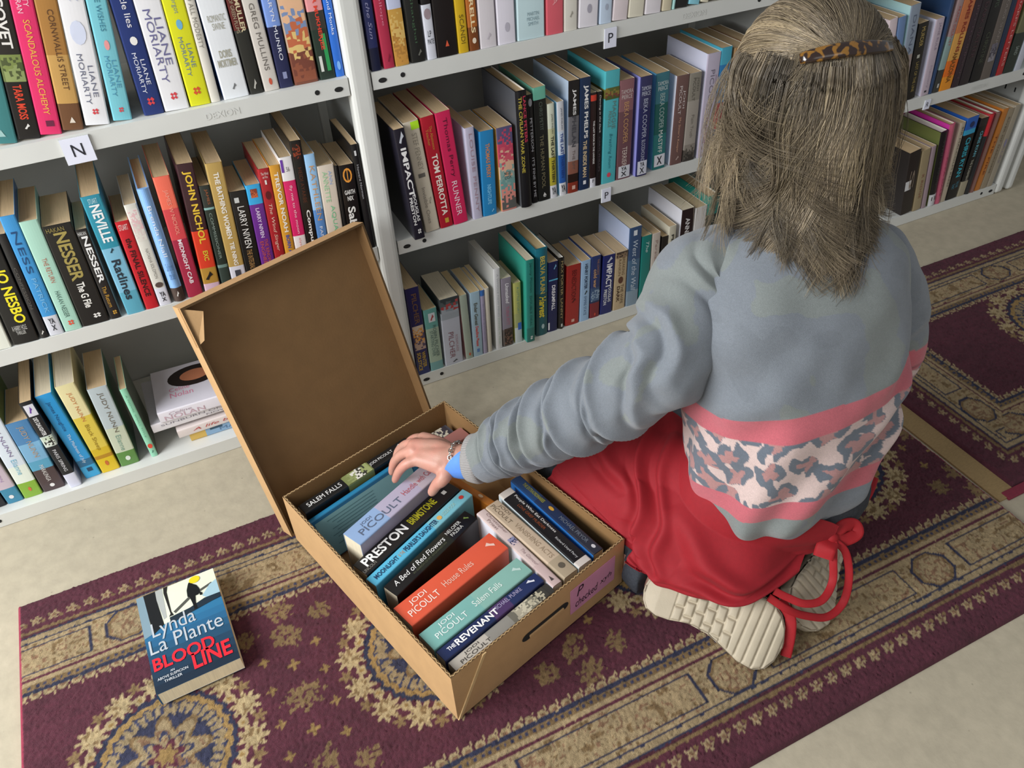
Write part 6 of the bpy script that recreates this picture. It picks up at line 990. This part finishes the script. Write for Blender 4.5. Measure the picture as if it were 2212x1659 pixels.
def ribbon_raw(a, b, d, wd):
    bx = Boxes(); n = np.cross(b-a, d); n = n/np.linalg.norm(n)*.0012; bx.hexa([a-d*wd/2-n, a+d*wd/2-n, a+d*wd/2+n, a-d*wd/2+n, b-d*wd/2-n, b+d*wd/2-n, b+d*wd/2+n, b-d*wd/2+n]); return bx.obj('heel_tab', stripem)
shoe(*SHOES[0], 'left')
shoe(*SHOES[1], 'right', 1)
# ---- bracelet, glasses
brc = WR+(CUFF-WR)*.10; bl_ = []; tdb = (CUFF-WR)/np.linalg.norm(CUFF-WR); ab_ = np.cross(tdb, ZV); ab_ /= np.linalg.norm(ab_); bb_ = np.cross(ab_, tdb); nl = 26; rr_ = .0258
for i in range(nl):
    a = 2*math.pi*i/nl; c = brc+ab_*math.cos(a)*rr_+bb_*math.sin(a)*rr_; t = -ab_*math.sin(a)+bb_*math.cos(a); o_ = ab_*math.cos(a)+bb_*math.sin(a); s_ = tdb if i % 2 else (tdb+o_)/1.414
    R_ = []
    for q in np.linspace(0, 2*math.pi, 14, endpoint=False):
        cc = c+t*math.cos(q)*.0042+s_*math.sin(q)*.0034; rad_ = (t*math.cos(q)+s_*math.sin(q)); n3 = np.cross(t, s_); R_.append([cc+rad_*math.cos(z)*.0010+n3*math.sin(z)*.0010 for z in np.linspace(0, 2*math.pi, 7, endpoint=False)])
    R_ = np.array(R_); V, Q = ring_loft(np.r_[R_, R_[:1]]); bl_.append((V, Q, np.ones((len(V), 3))))
bo_ = joined('bracelet', bl_, mat('silver', 'C8C8C4', .22, .03, metal=1.)); own(bo_)['label'] = 'silver chain bracelet'
tort = mat('tortoiseshell', '7E5618', .12, .05, coat=.6)
def tort_nodes():
    t = tort.node_tree; n = t.nodes; b = n['Principled BSDF']; src = b.inputs['Base Color'].links[0].from_socket; tc = n.new('ShaderNodeTexCoord'); ns_ = n.new('ShaderNodeTexNoise'); ns_.inputs['Scale'].default_value = 110; ns_.inputs['Detail'].default_value = 1; t.links.new(tc.outputs['Object'], ns_.inputs[0])
    cr = n.new('ShaderNodeMapRange'); cr.inputs[1].default_value = .40; cr.inputs[2].default_value = .47; t.links.new(ns_.outputs[0], cr.inputs[0]); mx = n.new('ShaderNodeMix'); mx.data_type = 'RGBA'; t.links.new(cr.outputs[0], mx.inputs[0]); t.links.new(src, mx.inputs[6]); mx.inputs[7].default_value = (*lin('24120A'), 1); t.links.new(mx.outputs[2], b.inputs['Base Color'])
tort_nodes()
gl = Blob()
for sg in (-1, 1): gl.limb([hd(sg*.072, .098, .016), hd(sg*.084, .04, .020), hd(sg*.086, -.005, .018), hd(sg*.082, -.030, -.004)], [.003, .0032, .003, .003], 4, 8)
gl.limb([hd(-.072, .099, .016), hd(0, .116, .018), hd(.072, .099, .016)], [.003, .0025, .003], 6, 8)
for sg in (-1, 1): gl.limb([hd(sg*.034+.026*math.cos(a), .112-.10*abs(sg*.034+.026*math.cos(a))**1.2*2, .008+.02*math.sin(a)) for a in np.linspace(0, 2*math.pi, 12)], [.0022]*12, 2, 8)
own(gl.remeshed('glasses', .0016, .4, tort, 1))
# ---- hair: scalp volume, then thousands of fine strands gathered in locks
hairm = bpy.data.materials.new('hair'); hairm.use_nodes = True
def hair_nodes():
    t = hairm.node_tree; b = t.nodes['Principled BSDF']; b.inputs['Roughness'].default_value = .36; b.inputs['Specular IOR Level'].default_value = .45
    at = t.nodes.new('ShaderNodeAttribute'); at.attribute_name = 'pattern'; ns_ = t.nodes.new('ShaderNodeTexNoise'); ns_.inputs['Scale'].default_value = 40; mr = t.nodes.new('ShaderNodeMapRange'); mr.inputs[3].default_value = .85; mr.inputs[4].default_value = 1.15
    mx = t.nodes.new('ShaderNodeMix'); mx.data_type = 'RGBA'; mx.blend_type = 'MULTIPLY'; mx.inputs[0].default_value = 1; t.links.new(ns_.outputs[0], mr.inputs[0]); t.links.new(at.outputs['Color'], mx.inputs[6]); t.links.new(mr.outputs[0], mx.inputs[7]); t.links.new(mx.outputs[2], b.inputs['Base Color'])
hair_nodes()
BKH = -np.array([math.cos(FA), math.sin(FA), 0]); RHH = np.array([math.sin(FA), -math.cos(FA), 0])     # horizontal back and right of the head
HZ = np.array([-.245, -.215, -.18, -.14, -.10, -.05, 0, .04, .07, .09, .102, .110]); HA = np.array([.122, .124, .119, .112, .106, .104, .102, .096, .080, .060, .040, .015]); HB = np.array([.105, .110, .108, .104, .100, .106, .110, .106, .092, .070, .048, .018]); HS = np.array([.060, .052, .040, .024, .012, .006, .0, -.002, -.004, -.006, -.008, -.010])
def hp(phi, h, off=0.):         # point on the hair surface: phi from the back (+ to her right), h above the head centre
    a, b, s_ = np.interp(h, HZ, HA)+off, np.interp(h, HZ, HB)+off, np.interp(h, HZ, HS)
    return HEAD+np.multiply.outer(s_+b*np.cos(phi), BKH)+np.multiply.outer(a*np.sin(phi), RHH)+np.multiply.outer(h, ZV)
# base volume (open at the face)
ph = np.linspace(-1.28, 2.05, 70); hv = np.linspace(.108, -.165, 60); base = np.array([hp(ph, np.full(70, h)*1., -.007-.012*max(0, (-.09-h)/.09)) for h in hv]); full = []
ph_f = np.linspace(-math.pi, math.pi, 100); topv = np.linspace(.109, .055, 14); capp = np.array([hp(ph_f, np.full(100, h), -.006) for h in topv])
ib = np.arange(60*70).reshape(60, 70); Qb = np.stack([ib[:-1, :-1], ib[:-1, 1:], ib[1:, 1:], ib[1:, :-1]], -1).reshape(-1, 4); ic = 60*70+np.arange(14*100).reshape(14, 100); Qc = np.stack([ic[:-1, :-1], ic[:-1, 1:], ic[1:, 1:], ic[1:, :-1]], -1).reshape(-1, 4)
Vb = np.r_[base.reshape(-1, 3), capp.reshape(-1, 3)]; cb = np.array(lin('463A2E')); hair_parts = []
scalp = own(np_mesh('hair_underlayer', Vb, np.r_[Qb, Qc], hairm, None, True, np.tile(cb, (len(Vb), 1))))
hr = np.random.default_rng(21)
PAL = np.array([lin(c) for c in ('665A4A', '7C6E5C', '4E4438', '948468', 'BCAA86', '3E352C', '857A6C')])
GRAD = np.linspace(.80, 1.28, 26)
def strands(paths, cols, rad, grad=None):
    """paths (n, m, 3): three-sided tapering tubes"""
    n, m, _ = paths.shape; T = np.gradient(paths, axis=1); T /= np.linalg.norm(T, axis=2, keepdims=True)+1e-12; ref = np.array([.31, .2, .93]); a = np.cross(T, ref); a /= np.linalg.norm(a, axis=2, keepdims=True)+1e-12; b = np.cross(a, T)
    tp = np.interp(np.linspace(0, 1, m), [0, .08, .75, 1], [.8, 1, .9, .25])[None, :, None]*rad[:, None, None]; V = np.stack([paths+(a*math.cos(q)+b*math.sin(q))*tp for q in (0, 2.094, 4.189)], 2)     # n,m,3,3
    idx = np.arange(n*m*3).reshape(n, m, 3); Q = np.stack([idx[:, :-1], np.roll(idx[:, :-1], -1, 2), np.roll(idx[:, 1:], -1, 2), idx[:, 1:]], -1).reshape(-1, 4)
    C = np.repeat(cols, m*3, 0).reshape(n, m*3, 3)*np.repeat(GRAD if grad is None else grad, 3)[None, :, None]; return V.reshape(-1, 3), Q, C.reshape(-1, 3)
def colour(n, base_i=None, light=0.):
    w = hr.dirichlet(np.array([2.2, 2.0, 1.1, 1.3, .7+light, .7, 1.4]), n); return (w@PAL)*hr.uniform(.75, 1.25, (n, 1))
M_ = 26; tt = np.linspace(0, 1, M_)
streak = lambda p: .92+.34*math.sin(5.2*p+.9)+.22*math.sin(11.3*p+.4)
def falling(nlock, per, phr, h0, h1f, layer, curl, clump=.65, sd=0):
    for i in range(nlock):
        pc = hr.uniform(*phr); hs = h0(pc)+hr.uniform(-.012, .012); he = h1f(pc)+hr.uniform(-.030, .055); ly = layer+hr.uniform(-.006, .007); sw = hr.normal(0, .10); cu = curl*hr.uniform(.3, 1.3)*hr.choice([-1, 1], p=[.35, .65] if pc < 0 else [.6, .4]); wa, wp = hr.uniform(.05, .17), hr.uniform(0, 6.28); lk = streak(pc)*hr.choice([.62, .9, 1.2], p=[.25, .45, .3])
        n = per; dp = hr.normal(0, .085, n); dl = hr.uniform(-.003, .004, n); ee = he+np.abs(hr.normal(0, .026, n)); fl = hr.uniform(.6, 1.3, n)
        h = hs+(ee[:, None]-hs)*tt[None, :]; cl = 1-clump*np.clip((tt-.25)/.75, 0, 1)[None, :]
        wav = wa*(np.sin(tt*6.5+wp)-math.sin(wp+1.6))*np.clip((tt-.25)*1.5, 0, 1); cur = cu*np.clip((tt-.62)/.38, 0, 1)**2
        phi = pc+dp[:, None]*cl+(sw*tt**1.5)[None, :]+wav[None, :]+cur[None, :]*fl[:, None]; off = ly+dl[:, None]*cl+(.012*np.clip((tt-.7)/.3, 0, 1)**2*math.copysign(1, cu)*(.5+abs(cu))+(.026 if pc < -.98 else 0)*np.clip((tt-.62)/.38, 0, 1)**1.5)[None, :]
        P = hp(phi.ravel(), h.ravel(), 0)  # offset is added along the outward direction below
        o_ = np.cos(phi)[..., None]*BKH+np.sin(phi)[..., None]*RHH; P = P.reshape(n, M_, 3)+o_*off[..., None]
        lift_ = (.020*abs(cu)*np.clip((tt-.8)/.2, 0, 1)**2)[None, :, None]*ZV; P = P+lift_
        hair_parts.append(strands(P, colour(n, light=1.2 if hr.random() < .25 else 0)*lk, hr.uniform(.00036, .00062, n)))
end = lambda p: -.238+.108*np.clip(np.abs(p-.15)/1.1, 0, 1)**1.2+.022*np.clip((-p-.2)/.4, 0, 1)-(.04 if p < -1.15 else 0)
falling(92, 48, (-1.27, 2.0), lambda p: .062-.02*abs(p)/2, end, .001, .34, .88)
falling(60, 46, (-1.24, 1.95), lambda p: .055-.02*abs(p)/2, lambda p: end(p)+.012, .007, .50, .92)
# crown: swept from the front hairline over the head to the clip
def ell(dv, rx=(.0985, .110, .108)):
    dv = dv/np.linalg.norm(dv, axis=-1, keepdims=True); k = 1/np.sqrt(((dv/np.array(rx))**2).sum(-1, keepdims=True)); return dv*k
def loc2w(q): return HEAD+q[..., 0:1]*RH+q[..., 1:2]*FH3+q[..., 2:3]*UH
def ray_head(px, py, grow=0.):      # where a sight line meets the head
    d = RC.T @ np.array([(px-PW/2)/F_PX, -(py-PH/2)/F_PX, 1.]); B3 = np.array([RH, FH3, UH]); o3, d3 = B3@(CAM-HEAD), B3@d; r3_ = np.array([.0985, .110, .108])+grow; A_, B_, C_ = ((d3/r3_)**2).sum(), (o3*d3/r3_**2).sum(), ((o3/r3_)**2).sum()-1
    return o3+d3*(-B_-math.sqrt(max(0, B_*B_-A_*C_)))/A_
clip_l, clip_m, clip_r = ray_head(1735, 126), ray_head(1826, 113), ray_head(1918, 102)
for i in range(150):
    lam = hr.uniform(-1.75, 1.75); s0 = np.array([math.sin(lam)*1.0, .62*math.cos(lam)+.18-.25*abs(math.sin(lam))**3, .72*math.cos(lam*.9)-.02+hr.uniform(-.06, .1)]); n = 26
    f = np.clip(.5+lam/3.6+hr.normal(0, .05), .02, .98); e0 = clip_l*(1-f)+clip_r*f+np.array([0, 0, hr.uniform(-.004, .006)]); e0 = e0/np.linalg.norm(e0); S0_ = s0/np.linalg.norm(s0)+hr.normal(0, .035, (n, 3)); S0_ /= np.linalg.norm(S0_, axis=1)[:, None]; E0_ = e0+hr.normal(0, .012, (n, 3)); E0_ /= np.linalg.norm(E0_, axis=1)[:, None]
    om = np.arccos(np.clip((S0_*E0_).sum(1), -1, 1))[:, None]; w0 = np.sin((1-tt)[None]*om)/np.sin(om); w1 = np.sin(tt[None]*om)/np.sin(om); dv = S0_[:, None]*w0[..., None]+E0_[:, None]*w1[..., None]
    lift_ = 1+(.035+hr.uniform(-.02, .03, (n, 1)))*np.sin(np.pi*np.clip(tt*1.0, 0, 1))[None]+.012*tt[None]**6; P = loc2w(ell(dv)*lift_[..., None]*(1.0+hr.uniform(-.012, .012, (n, 1, 1))))
    hair_parts.append(strands(P, colour(n, light=2.2 if abs(lam) > .8 and hr.random() < .5 else .3)*hr.uniform(.75, 1.2)*(1.35 if lam < -.55 else 1.0), hr.uniform(.00034, .00056, n), np.ones(26)))
# the gathered hair falling from under the clip, on top of the rest
cl_w, cr_w = loc2w(clip_l), loc2w(clip_r)
def ph_h(p): v = p-HEAD; return math.atan2(v@RHH, v@BKH), v[2]
(pl, hl), (pr_, hr_) = ph_h(cl_w), ph_h(cr_w)
for i in range(75):
    f = hr.uniform(.02, .98); p0_, h0_ = pl+(pr_-pl)*f, hl+(hr_-hl)*f+.008; p1_ = p0_*1.25-.25+hr.normal(0, .16); he = end(p1_)+hr.uniform(-.03, .06); n = 40; dp = hr.normal(0, .07, n); ee = he+np.abs(hr.normal(0, .016, n)); cu = .38*hr.uniform(.2, 1.2)*hr.choice([-1, 1]); wa, wp = hr.uniform(.08, .24), hr.uniform(0, 6.28); fl = hr.uniform(.6, 1.3, n)
    h = h0_+(ee[:, None]-h0_)*tt[None]; sp_ = np.clip(tt*3, 0, 1)[None]; cl = sp_*(1-.86*np.clip((tt-.3)/.7, 0, 1)[None])+.25; phi = p0_+(p1_-p0_)*(tt**.8)[None]+dp[:, None]*cl+(wa*(np.sin(tt*6.0+wp)-math.sin(wp+1.2))*np.clip((tt-.2)*1.5, 0, 1))[None]+cu*(np.clip((tt-.62)/.38, 0, 1)**2)[None]*fl[:, None]
    off = .006+.006*np.sin(np.pi*np.clip(tt*1.3, 0, 1))[None]+hr.uniform(-.003, .004, (n, 1))+(.016*np.clip((tt-.72)/.28, 0, 1)**2*hr.uniform(-.3, 1))[None]
    o_ = np.cos(phi)[..., None]*BKH+np.sin(phi)[..., None]*RHH; P = hp(phi.ravel(), h.ravel()).reshape(n, M_, 3)+o_*off[..., None]+(.025*abs(cu)*np.clip((tt-.82)/.18, 0, 1)**2)[None, :, None]*ZV
    hair_parts.append(strands(P, colour(n, light=1.6 if hr.random() < .35 else 0)*streak(p1_)*hr.choice([.7, 1., 1.3]), hr.uniform(.00036, .00062, n)))
falling(7, 16, (-2.1, -1.85), lambda p: .0, lambda p: -.16, -.004, .2, .5)
# a few stray hairs
for i in range(60):
    pc = hr.choice([-1, 1])*hr.uniform(1.2, 2.0); n = 2; ee = end(pc)+hr.uniform(-.05, .06); h = .02+(ee-.02)*tt[None]+0*np.ones((n, 1)); phi = pc+hr.normal(0, .05, (n, 1))+hr.normal(0, .25)*(tt**2)[None]; off = .006+.022*hr.random()*np.sin(np.pi*tt*.9)[None]+0*phi; o_ = np.cos(phi)[..., None]*BKH+np.sin(phi)[..., None]*RHH
    hair_parts.append(strands(hp(phi.ravel(), h.ravel()).reshape(n, M_, 3)+o_*off[..., None], colour(n), np.full(n, .00028)))
hair = own(joined('hair', hair_parts, hairm)); hair['kind'] = 'stuff'
# clip: a curved tortoiseshell bar lying across the gathered hair
cpts = []
for f in np.linspace(0, 1, 15):
    q = ray_head(1728+(1924-1728)*f, 127-27*f-6*math.sin(math.pi*f), .0145); w_ = loc2w(q); cpts.append(w_)
cpts = np.array(cpts); T = np.gradient(cpts, axis=0); T /= np.linalg.norm(T, axis=1)[:, None]; nn = cpts-HEAD; nn /= np.linalg.norm(nn, axis=1)[:, None]; bb2 = np.cross(nn, T); bb2 /= np.linalg.norm(bb2, axis=1)[:, None]; nn = np.cross(T, bb2)
R_ = []
for i in range(15):
    e_ = math.sin(math.pi*min(1, max(0.0, (i+.35)/14.7)))**.16; hw, hh_ = .0088*e_, .0048*e_
    R_.append([cpts[i]+bb2[i]*math.copysign(abs(math.cos(a))**.6, math.cos(a))*hw+nn[i]*math.copysign(abs(math.sin(a))**.7, math.sin(a))*hh_ for a in np.linspace(0, 2*math.pi, 20, endpoint=False)])
R_ = np.array(R_); V, Q = ring_loft(np.r_[[np.tile(R_[0].mean(0), (20, 1))], R_, [np.tile(R_[-1].mean(0), (20, 1))]]); cl_o = own(np_mesh('hair_clip', V, Q, tort)); cl_o['label'] = 'tortoiseshell hair clip'
